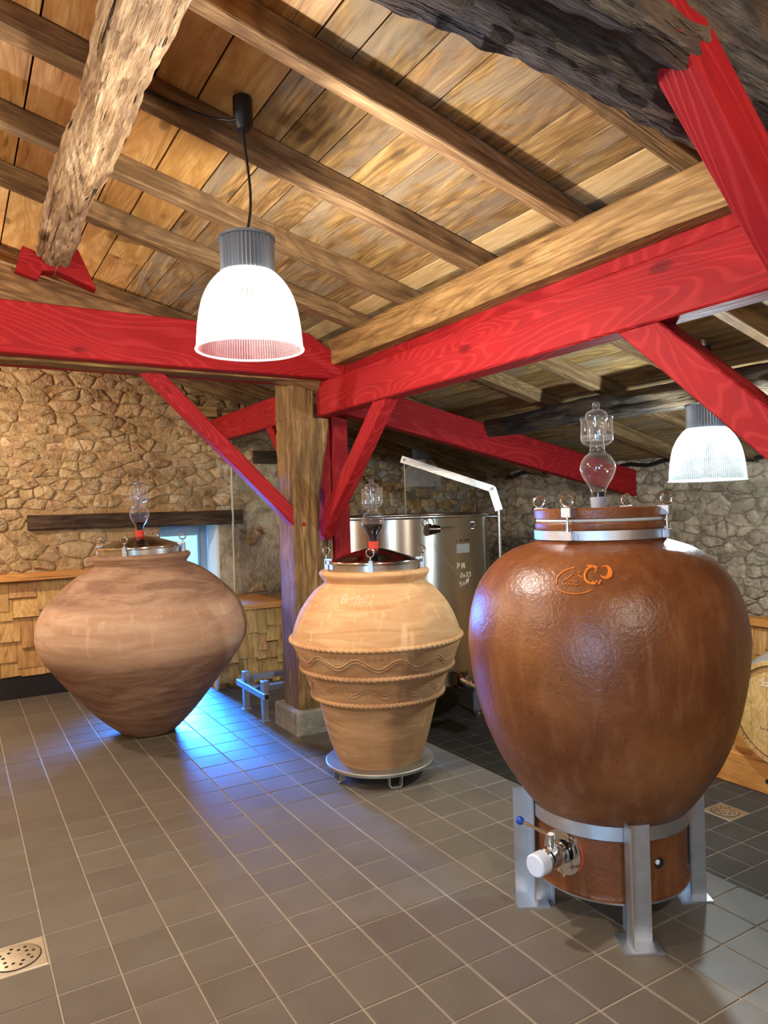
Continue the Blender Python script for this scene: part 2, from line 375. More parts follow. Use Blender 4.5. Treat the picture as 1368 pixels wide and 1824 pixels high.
def lathe(name, prof, mat, parent=None, n=96, local=True, smooth=40, wob=0, rib=0, ribamp=0, arc=None):
    vs = []; fs = []; m = len(prof)
    for i, (r, z) in enumerate(prof):
        for k in range(n):
            a = 2*math.pi*k/n; rr = r
            if wob: rr += wob*noise.noise(Vector((math.cos(a)*1.3, math.sin(a)*1.3, z*2.5)))*min(1, r/.2)
            if rib: rr += ribamp*math.cos(rib*a)
            vs.append((math.cos(a)*rr, math.sin(a)*rr, z))
    for i in range(m-1):
        for k in range(n): fs.append((i*n+k, i*n+(k+1) % n, (i+1)*n+(k+1) % n, (i+1)*n+k))
    if prof[0][0] > 1e-5 and prof[0] != prof[-1]: fs.append(tuple(range(n-1, -1, -1))) if parent is None or True else 0
    if prof[-1][0] > 1e-5 and prof[0] != prof[-1]: fs.append(tuple(range((m-1)*n, m*n)))
    return mesh(name, vs, fs, mat, parent, local, smooth)
def shell(name, prof, mat, parent=None, n=96, local=True, smooth=60, rib=0, ribamp=0):
    vs = []; fs = []; m = len(prof)
    for i, (r, z) in enumerate(prof):
        for k in range(n):
            a = 2*math.pi*k/n; rr = r+(ribamp*math.cos(rib*a) if rib else 0); vs.append((math.cos(a)*rr, math.sin(a)*rr, z))
    for i in range(m-1):
        for k in range(n): fs.append((i*n+k, i*n+(k+1) % n, (i+1)*n+(k+1) % n, (i+1)*n+k))
    return mesh(name, vs, fs, mat, parent, local, smooth)
def tube(name, pts, r, mat, parent=None, sides=8, cyclic=False, local=False, caps=True):
    pts = [Vector(p) for p in pts]; n = len(pts); vs = []; fs = []
    t0 = (pts[1]-pts[0]).normalized(); u = Vector((0, 0, 1)) if abs(t0.z) < .9 else Vector((1, 0, 0))
    u = (u-t0*u.dot(t0)).normalized()
    for i, p in enumerate(pts):
        if cyclic: t_ = pts[(i+1) % n]-pts[i-1]
        else: t_ = pts[min(n-1, i+1)]-pts[max(0, i-1)]
        t_.normalize(); u = (u-t_*u.dot(t_)); u = u.normalized() if u.length > 1e-6 else t_.orthogonal().normalized(); v = t_.cross(u)
        rr = r(i/(n-1)) if callable(r) else r
        for k in range(sides):
            a = 2*math.pi*k/sides; vs.append(p+u*math.cos(a)*rr+v*math.sin(a)*rr)
    mm = n if cyclic else n-1
    for i in range(mm):
        j = (i+1) % n
        for k in range(sides): fs.append((i*sides+k, i*sides+(k+1) % sides, j*sides+(k+1) % sides, j*sides+k))
    if not cyclic and caps: fs.append(tuple(range(sides-1, -1, -1))); fs.append(tuple(range((n-1)*sides, n*sides)))
    return mesh(name, vs, fs, mat, parent, local, 40)
def ring_pts(c, r, axis, n=24):
    fr = frame(axis); return [Vector(c)+fr.col[1]*math.cos(2*math.pi*k/n)*r+fr.col[2]*math.sin(2*math.pi*k/n)*r for k in range(n)]
def prism(name, poly, origin, ax, ay, thick, mat, parent=None, bevel=.004, local=False):
    """a flat outline in the (ax, ay) plane given real thickness along ax x ay"""
    ax = Vector(ax); ay = Vector(ay); nz = ax.cross(ay).normalized(); o = Vector(origin); n = len(poly)
    bm = bmesh.new(); a = [bm.verts.new(o+ax*x+ay*y) for x, y in poly]; b = [bm.verts.new(o+ax*x+ay*y+nz*thick) for x, y in poly]
    bm.faces.new(a[::-1]); bm.faces.new(b)
    for i in range(n): bm.faces.new((a[i], a[(i+1) % n], b[(i+1) % n], b[i]))
    if bevel: bmesh.ops.bevel(bm, geom=bm.edges[:], offset=bevel, segments=1, affect='EDGES')
    return bm_obj(name, bm, mat, parent, local)
def cyl(name, p0, p1, r, mat, parent=None, sides=24, local=False): return tube(name, [p0, p1], r, mat, parent, sides, local=local)
def copy_tree(o, parent=None):
    c = o.copy(); COL.objects.link(c)
    if parent: c.parent = parent; c.matrix_parent_inverse = o.matrix_parent_inverse.copy()
    for ch in list(o.children): copy_tree(ch, c)
    return c

# ------------------------------------------------------------------ room geometry
XE = 2.64                       # edge of the raised floor
ZL = -0.40                      # lower floor
YB, XR, XL, YF = 7.10, 5.55, -2.5, -2.6
ROOF = lambda x: 2.71+.265*(2.2-x)      # underside of the rafters

# floor ------------------------------------------------------------
TS = .2; GX, GY = 1.2504 % TS, 1.9907 % TS
def tile_mesh(mat):
    bm = bmesh.new(); h = .0972
    box_bm(bm, -h, h, -h, h, -.012, 0)
    bmesh.ops.bevel(bm, geom=[e for e in bm.edges if all(v.co.z > -.001 for v in e.verts)], offset=.0025, segments=1, affect='EDGES')
    bmesh.ops.recalc_face_normals(bm, faces=bm.faces)
    me = bpy.data.meshes.new('tile'); bm.to_mesh(me); bm.free(); me.materials.append(MT[mat]); return me
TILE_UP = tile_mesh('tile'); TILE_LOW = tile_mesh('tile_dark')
def lay(floor_obj, xs, ys, z, skip=(), TILE=TILE_UP, mat='tile'):
    cells = []
    for x in xs:
        for y in ys:
            if any(abs(x-a) < .12 and abs(y-b) < .12 for a, b in skip): continue
            pp = project((x, y, z)); vis = pp is not None and -60 < pp[0] < 1430 and -60 < pp[1] < 1890
            cells.append((-(abs(z-H)/pp[2]**3 if vis else 0), x, y))
    cells.sort()
    rest = []
    for i, (s, x, y) in enumerate(cells):
        if i < 300 and s < 0:
            o = bpy.data.objects.new('tile', TILE); COL.objects.link(o); o.location = (x, y, z+rnd.uniform(-.0006, .0006))
            o.rotation_euler = (rnd.uniform(-.004, .004), rnd.uniform(-.004, .004), 0)
            o.parent = floor_obj
        else: rest.append((x, y))
    vs = []; fs = []
    for x, y in rest:
        n = len(vs)
        for v in TILE.vertices: vs.append((x+v.co.x, y+v.co.y, z+v.co.z))
        for p in TILE.polygons: fs.append(tuple(n+i for i in p.vertices))
    if vs: tag(mesh('tile_field', vs, fs, mat, floor_obj, True), kind='stuff')
DR1 = (.2, 2.886)
floor = box('floor', XL-.3, XE, YF-.3, YB+.5, -.6, -.003, 'grout'); tag(floor, 'raised floor of grey brown square ceramic tiles', 'floor', kind='structure')
nx0 = math.floor((XL-GX)/TS); xs = [GX+TS*(i+.5) for i in range(nx0, 40) if XL-.1 < GX+TS*(i+.5) < XE-.08]
ys = [GY+TS*(j+.5) for j in range(-16, 40) if YF < GY+TS*(j+.5) < YB+.05]
DX = min(xs, key=lambda a: abs(a-DR1[0])); DY = min(ys, key=lambda a: abs(a-DR1[1]))
lay(floor, xs, ys, 0, [(DX, DY)])
flo = box('floor_lower', XE+.001, XR+.3, YF-.3, YB+.5, ZL-.2, ZL-.003, 'grout'); tag(flo, 'lower dark tiled floor under the tank and barrel', 'floor', kind='structure')
GX2 = 3.374 % TS; GY2 = (2.173*1.259) % TS
xs2 = [GX2+TS*(i+.5) for i in range(10, 40) if XE+.05 < GX2+TS*(i+.5) < XR]
ys2 = [GY2+TS*(j+.5) for j in range(-16, 40) if YF < GY2+TS*(j+.5) < YB]
D2 = (min(xs2, key=lambda a: abs(a-4.0)), min(ys2, key=lambda a: abs(a-2.9)))
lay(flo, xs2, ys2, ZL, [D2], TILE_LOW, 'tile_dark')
def drain(c, z, label):
    t = thing('floor_drain', (c[0], c[1], z-.003), label, 'drain', 'square floor drains')
    bm = bmesh.new(); box_bm(bm, -.096, .096, -.096, .096, -.02, .004)
    bmesh.ops.bevel(bm, geom=bm.edges[:], offset=.004, segments=1, affect='EDGES'); bm_obj('frame', bm, 'drain', t, True)
    lathe('cover', [(0, .003), (.079, .003), (.079, .0065), (.076, .0075), (0, .0075)], 'drain', t, 48)
    tube('groove', [(math.cos(a)*.081, math.sin(a)*.081, .0042) for a in [2*math.pi*k/48 for k in range(48)]], .0018, 'dark_cut', t, 6, True, True)
    for k in range(8):
        a = 2*math.pi*(k+.25)/8
        cyl('hole', (math.cos(a)*.058, math.sin(a)*.058, .006), (math.cos(a)*.058, math.sin(a)*.058, .0079), .0062, 'dark_cut', t, 12, True)
        a += .32; cyl('hole', (math.cos(a)*.041, math.sin(a)*.041, .006), (math.cos(a)*.041, math.sin(a)*.041, .0079), .0062, 'dark_cut', t, 12, True)
    return t
drain((DX, DY), 0, 'square steel floor drain with round holed cover set in the raised tiles')
drain(D2, ZL, 'dull floor drain on the lower floor between the big brown jar and barrel rack')

# ceiling: boards on rafters ----------------------------------------
ang = math.atan(.265)
ceil = mesh('ceiling', [(XL-.3, YF-.3, ROOF(XL-.3)+.135), (XR+.3, YF-.3, ROOF(XR+.3)+.135), (XR+.3, YB+.5, ROOF(XR+.3)+.135), (XL-.3, YB+.5, ROOF(XL-.3)+.135),
                       (XL-.3, YF-.3, ROOF(XL-.3)+.2), (XR+.3, YF-.3, ROOF(XR+.3)+.2), (XR+.3, YB+.5, ROOF(XR+.3)+.2), (XL-.3, YB+.5, ROOF(XL-.3)+.2)],
            [(3, 2, 1, 0), (4, 5, 6, 7), (0, 1, 5, 4), (1, 2, 6, 5), (2, 3, 7, 6), (3, 0, 4, 7)], 'dark_cut')
tag(ceil, 'sloping boarded timber ceiling on exposed rafters', 'ceiling', kind='structure')
seams = [-2.6, -2.4, -2.2, -2.0, -1.8, -1.6, -1.4, -1.2, -1.0, -.8, -.6, -.43, -.24, -.05, .13, .32, .52, .708, .871, 1.081, 1.213, 1.386, 1.534, 1.703, 1.876, 2.018, 2.103, 2.19, 2.316]
while seams[-1] < XR+.1: seams.append(seams[-1]+rnd.uniform(.135, .175))
nrm = Vector((math.sin(ang), 0, math.cos(ang)))
for a, b in zip(seams, seams[1:]):
    xm = (a+b)/2; mt = 'pine_plank' if xm < 1.08 else ('pale_plank' if (2.19 < xm < 2.316 or 2.75 < xm < 2.9) else 'old_plank')
    wd = (b-a)/math.cos(ang)-(.007 if xm < 1.1 else .005)
    c = Vector((xm, 0, ROOF(xm)+.1))
    cuts = [YF-.2, YB+.4] if rnd.random() < .35 and xm > 1.1 else [YF-.2, rnd.choice([2.21, 2.85, 3.5]) if mt == 'old_plank' else rnd.choice([1.6, 4.1, 4.7]), YB+.4]
    for y0, y1 in zip(cuts, cuts[1:]):
        beam('plank', (xm, y0, c.z), (xm, y1-.003, c.z), wd, .024, mt, ceil, up=nrm, bevel=.0015, align=(0, 1))
RY = [-2.0, -1.4, -.8, -.2, .4, 1.0, 1.63, 2.205, 2.845, 3.5, 4.09, 5.3, 5.9, 6.5, 6.95]
for i, y in enumerate(RY):
    wd = .075 if i % 2 else .095
    if abs(y-2.845) < .01: wd = .10
    if abs(y-2.205) < .01: wd = .075
    beam('rafter', (XL-.2, y, ROOF(XL-.2)), (XR+.1, y, ROOF(XR+.1)), wd, .1*math.cos(ang), 'rafter', ceil, up=nrm, bevel=.005, wob=.006, segs=30, align=(0, 1))

# walls with built stones --------------------------------------------
def poly_clip(poly, px, py, nx, ny):
    out = []
    n = len(poly)
    for i in range(n):
        a = poly[i]; b = poly[(i+1) % n]
        da = (a[0]-px)*nx+(a[1]-py)*ny; db = (b[0]-px)*nx+(b[1]-py)*ny
        if da <= 0: out.append(a)
        if (da < 0 < db) or (db < 0 < da):
            t_ = da/(da-db); out.append((a[0]+(b[0]-a[0])*t_, a[1]+(b[1]-a[1])*t_))
    return out
def stones(wall, u0, u1, v0, v1, su, sv, place, mats, reject, rng, depth=.017, gap=.003, limit=295, big=None):
    """rubble courses in the (u,v) plane of a wall: one mesh per stone; place(u,v,d) maps to world"""
    pts = []; v = v0; row = 0
    while v < v1:
        hh = sv*(rng.uniform(.7, 1.4)); u = u0-rng.random()*su
        if big and big(v): hh *= 1.35
        while u < u1:
            ww = su*rng.choice((.45, .7, .9, 1.2, 1.7))*rng.uniform(.85, 1.15); pts.append((u+ww*rng.uniform(.35, .65), v+hh/2+rng.uniform(-.38, .38)*hh)); u += ww
        v += hh; row += 1
    k = su/sv*.95; P = [(x, y*k) for x, y in pts]; made = 0
    cand = []
    for i, (x, y) in enumerate(P):
        poly = [(x-.5, y-.5), (x+.5, y-.5), (x+.5, y+.5), (x-.5, y+.5)]
        for j, (a, b) in enumerate(P):
            if i == j or abs(a-x) > .6 or abs(b-y) > .6: continue
            nx, ny = a-x, b-y
            poly = poly_clip(poly, (a+x)/2, (b+y)/2, nx, ny)
            if len(poly) < 3: break
        if len(poly) < 3: continue
        poly = [(min(max(a, u0), u1), min(max(b/k, v0), v1)) for a, b in poly]
        cx = sum(p[0] for p in poly)/len(poly); cy = sum(p[1] for p in poly)/len(poly)
        if reject(cx, cy, poly): continue
        cand.append((poly, cx, cy))
    rng.shuffle(cand)
    def score(c):
        q = project(place(c[1], c[2], 0)); return 0 if (q and -80 < q[0] < 1450 and 500 < q[1] < 1300) else 1
    cand.sort(key=score)
    extra_v = []; extra_f = []
    for idx, (poly, cx, cy) in enumerate(cand):
        q = []
        for a, b in poly:
            d = math.hypot(a-cx, b-cy)+1e-6; s = max(.25, 1-gap*rng.uniform(.5, 1.8)/d); q.append((cx+(a-cx)*s, cy+(b-cy)*s))
        q2 = []
        for i in range(len(q)):
            a, b = q[i], q[(i+1) % len(q)]; el = math.hypot(b[0]-a[0], b[1]-a[1]); q2.append(a)
            if el > .035:
                j = el*.09; q2.append(((a[0]+b[0])/2+rng.uniform(-j, j), (a[1]+b[1])/2+rng.uniform(-j, j)))
        q = q2
        r = []
        for i in range(len(q)):
            a, b = q[i], q[(i+1) % len(q)]
            r.append((a[0]*.87+b[0]*.13, a[1]*.87+b[1]*.13)); r.append((a[0]*.13+b[0]*.87, a[1]*.13+b[1]*.87))
        n = len(r)
        if n < 6: continue
        d = depth*rng.uniform(.35, 1.3); tu, tv = rng.uniform(-.14, .14), rng.uniform(-.18, .1)
        vs = []
        for sc, dd, jit in ((1, -.012, 0), (.985, d*.45, .003), (.9, d*.9, .005), (.5, d, .007)):
            for x, y in r:
                X = cx+(x-cx)*sc+rng.uniform(-jit, jit)*.6; Y = cy+(y-cy)*sc+rng.uniform(-jit, jit)*.6
                vs.append(Vector(place(X, Y, dd+((X-cx)*tu+(Y-cy)*tv if sc < 1 else 0)+rng.uniform(-jit, jit))))
        vs.append(Vector(place(cx, cy, d+rng.uniform(-.004, .006))))
        fs = []
        for l in range(3):
            for i in range(n): fs.append((l*n+i, l*n+(i+1) % n, (l+1)*n+(i+1) % n, (l+1)*n+i))
        for i in range(n): fs.append((3*n+i, 3*n+(i+1) % n, 4*n))
        if made < limit:
            o0 = Vector(place(cx, cy, 0)); me_v = [v_-o0 for v_ in vs]
            bm = bmesh.new(); bv = [bm.verts.new(v_) for v_ in me_v]
            for f in fs: bm.faces.new([bv[i] for i in f])
            o = bm_obj('stone', bm, mats(cx, cy), None, smooth=70); o.location = o0; o.parent = wall; made += 1
        else:
            base = len(extra_v); extra_v += vs; extra_f += [tuple(base+i for i in f) for f in fs]
    if extra_v: tag(mesh('stone_field', extra_v, extra_f, mats(u0, v0+.5), wall, True, 70), kind='stuff')
# back wall, with a deep window opening
WX0, WX1, WZ0, WZ1 = 1.665, 2.28, .03, 1.43
bm = bmesh.new()
for a, b, c, d in ((XL-.3, WX0, ZL-.2, 3.9), (WX1, XR+.3, ZL-.2, 3.2), (WX0, WX1, ZL-.2, WZ0), (WX0, WX1, WZ1, 3.2)): box_bm(bm, a, b, YB, YB+.45, c, d)
wb = bm_obj('wall_back', bm, 'mortar'); tag(wb, 'ochre rubble stone wall behind the jars with a small window', 'wall', kind='structure')
def rej_back(cx, cy, poly):
    if WX0-.03 < cx < WX1+.2 and WZ0 < cy < WZ1+.02: return True
    if .55 < cx < 2.54 and 1.40 < cy < 1.6: return True
    if cx > 2.5 and cx < 3.3 and cy < 2.05 and rnd.random() < .62: return True
    if cx < 1.62 and cy < 1.0: return True
    if cy > ROOF(cx)+.05: return True
    return False
stones(wb, -.7, 5.5, .72, 3.1, .165, .085, lambda u, v, d: (u, YB-d, v), lambda u, v: 'stone' if u < 2.9 else 'stone_grey', rej_back, random.Random(11), big=lambda v: v > 2.4 or v < 1.4)
pl = bpy.data.objects
# plastered patch at the right of the window
vs = []; fs = []; NXp, NZp = 26, 40
for j in range(NZp+1):
    for i in range(NXp+1):
        u = 2.28+i/NXp*.95; v = .7+j/NZp*1.38
        e = min(i/5, (NXp-i)/5, j/3, (NZp-j)/3, 1); vs.append((u+.03*noise.noise(Vector((v*3, u, 1))), YB-.002-.016*e-.02*e*noise.noise(Vector((u*5, v*5, 3))), v))
for j in range(NZp):
    for i in range(NXp): n = j*(NXp+1)+i; fs.append((n, n+1, n+NXp+2, n+NXp+1))
mesh('plaster_patch', vs, fs, 'plaster', wb, True, 80)
rv = box('reveal', WX1-.02, WX1+.004, YB-.004, YB+.3, WZ0, WZ1, 'limewash', wb)
box('sill', WX0, WX1, YB-.01, YB+.3, WZ0-.03, WZ0, 'limewash', wb, .004)
# right wall
wr = box('wall_right', XR, XR+.4, YF-.3, YB+.45, ZL-.2, 2.3, 'mortar_grey'); tag(wr, 'grey rubble stone wall behind the barrel and tank', 'wall', kind='structure')
stones(wr, 2.2, 7.1, .5, 1.95, .17, .09, lambda u, v, d: (XR-d, u, v), lambda u, v: 'stone_grey', lambda x, y, p: False, random.Random(5), depth=.018, gap=.0035)
# walls behind the camera: a glazed door lets the daylight in
bm = bmesh.new()
for a, b, c, d in ((YF-.3, -2.1, -.6, 4.3), (-.5, YB+.45, -.6, 4.3), (-2.1, -.5, 2.15, 4.3), (-2.1, -.5, -.6, 0)): box_bm(bm, XL-.3, XL, a, b, c, d)
wl = bm_obj('wall_left', bm, 'mortar'); tag(wl, 'rubble stone wall with the glazed door', 'wall', kind='structure')
wf = box('wall_front', XL-.3, XR+.4, YF-.3, YF, -.6, 4.3, 'mortar'); tag(wf, 'stone wall behind the viewer', 'wall', kind='structure')
dr = thing('door_1', (XL-.12, -1.3, 0), 'glazed double door in the left wall', 'door', kind='structure')
for y0, y1, z0, z1 in ((-2.1, -2.02, 0, 2.15), (-.58, -.5, 0, 2.15), (-2.02, -.58, 2.07, 2.15), (-2.02, -.58, 0, .1), (-1.34, -1.26, .1, 2.07)):
    box('frame', XL-.16, XL-.08, y0, y1, z0, z1, 'window_frame', dr, .004)
for y0, y1 in ((-2.02, -1.34), (-1.26, -.58)): box('pane', XL-.125, XL-.119, y0, y1, .1, 2.07, 'pane', dr)
# window
wn = thing('window_1', (1.97, YB+.33, WZ0), 'small grey framed window under the dark lintel', 'window', kind='structure')
Yw = YB+.3
for x0, x1, z0, z1 in ((WX0, WX0+.07, WZ0, WZ1), (WX1-.09, WX1-.02, WZ0, WZ1), (WX0+.07, WX1-.09, WZ1-.075, WZ1), (WX0+.07, WX1-.09, WZ0, WZ0+.07)):
    box('frame', x0, x1, Yw, Yw+.06, z0, z1, 'window_frame', wn, .004)
for x0, x1, z0, z1 in ((WX0+.07, WX0+.1, WZ0+.07, WZ1-.075), (WX1-.12, WX1-.09, WZ0+.07, WZ1-.075), (WX0+.1, WX1-.12, WZ1-.105, WZ1-.075), (WX0+.1, WX1-.12, WZ0+.07, WZ0+.1)):
    box('sash', x0, x1, Yw+.015, Yw+.05, z0, z1, 'window_frame', wn, .003)
box('pane', WX0+.1, WX1-.12, Yw+.03, Yw+.036, WZ0+.1, WZ1-.105, 'pane', wn)
# lintels, conduit
o = beam('window_lintel', (.57, YB-.02, 1.508), (2.52, YB-.02, 1.502), .1, .135, 'lintel', wob=.012, segs=40, bevel=.012)
tag(o, 'long dark weathered timber lintel over the small window', 'lintel', kind='thing')
o = beam('wall_lintel', (2.66, YB-.02, 2.1), (3.5, YB-.02, 2.1), .12, .13, 'lintel', wob=.014, segs=20, bevel=.012)
tag(o, 'short dark timber lintel in the wall behind the oak post', 'lintel', kind='thing')
tag(cyl('conduit_pipe', (2.416, YB-.06, .72), (2.418, YB-.06, 2.35), .013, 'pipe_grey', None, 12), 'thin pale conduit pipe running down the stone wall', 'pipe')
tag(tube('electric_cable', [(XR-.07, 2.2+i*.1, 1.87+.018*math.sin(i*1.3)+.012*math.sin(i*.37)) for i in range(46)], .018, 'black'), 'black cables strung along the top of the grey stone wall', 'cable')

# wainscot of shingles ------------------------------------------------
def wainscot(owner, place, u0, u1, vtop, vbot, rng, wmin=.08, wmax=.22):
    """overlapping split shingles with ragged butts; place(u,v,d) -> world"""
    v = vtop; row = 0; rowh = .165
    rows = int(math.ceil((vtop-vbot)/rowh))
    for r_ in range(rows):
        u = u0-rng.random()*.05
        while u < u1-.01:
            ww = rng.uniform(wmin, wmax); a = max(u0, u); b = min(u1, u+ww)
            if b-a > .03:
                top = vtop-r_*rowh+.02; bot = vtop-(r_+1)*rowh-rng.uniform(-.05, .10)
                bot = max(bot, vbot-rng.uniform(0, .012)); top = min(top, vtop)
                d0 = .012+.0022*(rows-r_)*.5; d1 = d0+rng.uniform(.016, .034)
                bm = bmesh.new()
                c = [(a+.0015, top, 0, d0), (b-.0015, top, 0, d0), (b-.0015, bot+rng.uniform(-.004, .004), 0, d1), (a+.0015, bot+rng.uniform(-.004, .004), 0, d1)]
                ctr = Vector(place((a+b)/2, (top+bot)/2, 0))
                lo = [bm.verts.new(Vector(place(x, y, l))-ctr) for x, y, l, h in c]; hi = [bm.verts.new(Vector(place(x, y, h))-ctr) for x, y, l, h in c]
                bm.faces.new(lo); bm.faces.new(hi[::-1])
                for i in range(4): bm.faces.new((lo[i], lo[(i+1) % 4], hi[(i+1) % 4], hi[i]))
                # local X is the grain direction: rotate so that the board length lies on it
                rotm = Matrix.Rotation(R(90), 4, 'Y')
                bmesh.ops.transform(bm, matrix=rotm.inverted(), verts=bm.verts)
                o = bm_obj('shingle', bm, 'shingle', None)
                o.matrix_basis = Matrix.Translation(ctr) @ rotm
                o.parent = owner; o.matrix_parent_inverse = inv(owner)
            u += ww
w1 = thing('shingle_wainscot', (0, YB-.02, 0), 'wooden shingle wainscot with orange ledge and black plinth behind the wide jar', 'wainscot')
box('backing', -1.2, 1.62, YB-.05, YB-.001, 0, 1.02, 'shingle', w1)
wainscot(w1, lambda u, v, d: (u, YB-.05-d, v), -1.2, 1.62, 1.0, .2, random.Random(3))
o = beam('ledge', (-1.2, YB-.09, 1.045), (1.64, YB-.09, 1.045), .16, .06, 'ledge', w1)
box('plinth', -1.2, 1.62, YB-.075, YB-.05, 0, .195, 'plinth_black', w1)
w2 = thing('shingle_box', (2.3, 6.6, 0), 'low shingle-clad box with orange top board beside the oak post', 'casing')
box('backing', 1.985, 2.62, 6.29, YB-.05, 0, .665, 'shingle', w2)
wainscot(w2, lambda u, v, d: (u, 6.29-d, v), 1.98, 2.62, .665, .012, random.Random(9), .07, .13)
wainscot(w2, lambda u, v, d: (1.985-d, u, v), 6.28, 6.95, .665, .012, random.Random(19), .07, .13)
beam('ledge', (1.96, 6.66, .693), (2.625, 6.66, .693), .84, .05, 'ledge', w2)
box('edge_strip', 1.945, 1.965, 6.235, 6.255, 0, .1, 'white', w2)
w3 = thing('shingle_wainscot', (XR-.1, 3.6, ZL), 'light shingle wainscot with ledge on the wall above the barrel', 'wainscot')
box('backing', XR-.06, XR-.001, 1.2, 4.9, ZL, .56, 'shingle', w3)
wainscot(w3, lambda u, v, d: (XR-.06-d, u, v), 1.2, 4.9, .53, -.3, random.Random(4))
beam('ledge', (XR-.08, 1.2, .56), (XR-.08, 4.9, .56), .14, .065, 'ledge', w3)

# ------------------------------------------------------------------ timber frame
# oak post on its concrete block
pt = thing('oak_post', (2.17, 4.78, .165), 'old oak post with notched head carrying the red beams', 'post', kind='thing')
rows = [(.165, 2.27), (.6, 2.26), (1.0, 2.24), (1.4, 2.225), (1.66, 2.235), (1.86, 2.272), (2.05, 2.31), (2.19, 2.325)]
bm = bmesh.new(); prev = None
def prow(z, x1, x0=2.03):
    c = .018; j = lambda: rnd.uniform(-.004, .004)
    P_ = [(x0+c, 4.64), (x1-c, 4.64), (x1, 4.64+c), (x1, 4.93-c), (x1-c, 4.93), (x0+c, 4.93), (x0, 4.93-c), (x0, 4.64+c)]
    return [bm.verts.new((z, x+j(), y+j())) for x, y in P_]
def skin(a, b):
    for i in range(8): bm.faces.new((a[i], a[(i+1) % 8], b[(i+1) % 8], b[i]))
first = None
fine = []
for (z0, a), (z1, b) in zip(rows, rows[1:]):
    for s in range(4): fine.append((z0+(z1-z0)*s/4, a+(b-a)*s/4))
fine.append(rows[-1])
for z, x1 in fine:
    cur = prow(z, x1)
    if prev: skin(prev, cur)
    else: bm.faces.new(cur[::-1])
    prev = cur
bm.faces.new(prev)
lo = prow(2.188, 2.21); hi = prow(2.462, 2.215); skin(lo, hi); bm.faces.new(lo[::-1]); bm.faces.new(hi)
for v in bm.verts: v.co = Vector((v.co.x, v.co.y, v.co.z))   # (z, x, y): local X is the grain
o = bm_obj('shaft', bm, 'oak', None, smooth=30)
o.matrix_basis = Matrix(((0, 1, 0, 0), (0, 0, 1, 0), (1, 0, 0, 0), (0, 0, 0, 1))); o.parent = pt; o.matrix_parent_inverse = inv(pt)
cyl('peg', (2.10, 4.63, 1.45), (2.10, 4.645, 1.45), .012, 'red', pt, 12)
cyl('bolt', (2.022, 4.79, .62), (2.035, 4.79, .62), .016, 'galvanised', pt, 12)
o = box('post_footing', 1.988, 2.39, 4.604, 5.006, -.02, .165, 'concrete', None, .012); tag(o, 'pale concrete block under the oak post', 'footing')
# tie beam of the truss
tb = thing('tie_beam', (.8, 4.6, 2.47), 'red plank tie beam with raw timber core, left of the oak post', 'beam', kind='thing')
prism('plank', [(-2.5, 2.475), (2.31, 2.43), (2.345, 2.46), (2.345, 2.56), (2.08, 2.725), (-2.5, 2.755)], (0, 4.52, 0), (1, 0, 0), (0, 0, 1), .1, 'red', tb, .006)
beam('core', (-2.5, 4.63, 2.535), (2.24, 4.63, 2.515), .2, .17, 'oak', tb, wob=.012, segs=40, bevel=.02)
beam('plank', (-2.5, 4.80, 2.60), (2.3, 4.80, 2.58), .09, .28, 'red', tb)
def single(name, p0, p1, w_, h_, mat, label, cat, **k):
    return tag(beam(name, p0, p1, w_, h_, mat, **k), label, cat, kind='thing')
single('diagonal_brace', (.93, 4.70, 2.62), (2.12, 4.70, 1.42), .09, .095, 'red', 'slim red diagonal brace from the left tie beam down to the oak post', 'brace')
# beams running towards the viewer
single('side_beam', (2.279, 4.62, 2.315), (2.279, -2.5, 2.300), .12, .235, 'red', 'massive red beam running from the oak post to the right foreground', 'beam', wob=.004, segs=40, bevel=.008)
single('side_plank', (2.385, 4.55, 2.50), (2.385, -2.5, 2.50), .08, .06, 'red', 'narrow red plank just under the pale purlin', 'beam')
single('roof_purlin', (2.36, -2.5, 2.612), (2.36, 5.3, 2.620), .24, .185, 'purlin', 'honey coloured squared purlin lying over the red beam', 'purlin', wob=.012, segs=50, bevel=.015)
single('diagonal_brace', (2.285, 3.72, 2.27), (2.285, 4.68, 1.40), .09, .115, 'red', 'red diagonal brace from the oak post up to the massive red beam', 'brace')
single('diagonal_brace', (2.285, 1.96, 2.28), (2.285, .95, 1.36), .10, .13, 'red', 'red diagonal brace under the massive beam by the bluish lamp', 'brace')
single('back_beam', (2.235, 4.93, 2.325), (2.235, YB, 2.34), .09, .225, 'red', 'red beam from the oak post back to the stone wall', 'beam')
single('diagonal_brace', (2.235, 5.55, 2.28), (2.235, 4.9, 1.62), .07, .085, 'red', 'short red brace half hidden behind the oak post', 'brace')
rp = thing('red_post', (2.55, 4.95, 0), 'red upright standing right behind the oak post', 'post', kind='thing')
beam('upright', (2.535, 4.98, 0), (2.535, 4.98, 2.26), .16, .14, 'red', rp, up=(1, 0, 0))
beam('side_board', (2.42, 4.98, 1.0), (2.42, 4.98, 2.2), .16, .07, 'red', rp, up=(1, 0, 0))
beam('pale_block', (2.395, 4.92, .9), (2.395, 4.92, 1.32), .05, .11, 'pale_log', rp, up=(1, 0, 0))  # pale wood-toned block against the red upright
single('sloping_strut', (2.36, 4.73, 2.385), (5.57, 4.73, 1.70), .1, .24, 'red', 'long red strut sloping down to the right wall above the tank', 'strut')
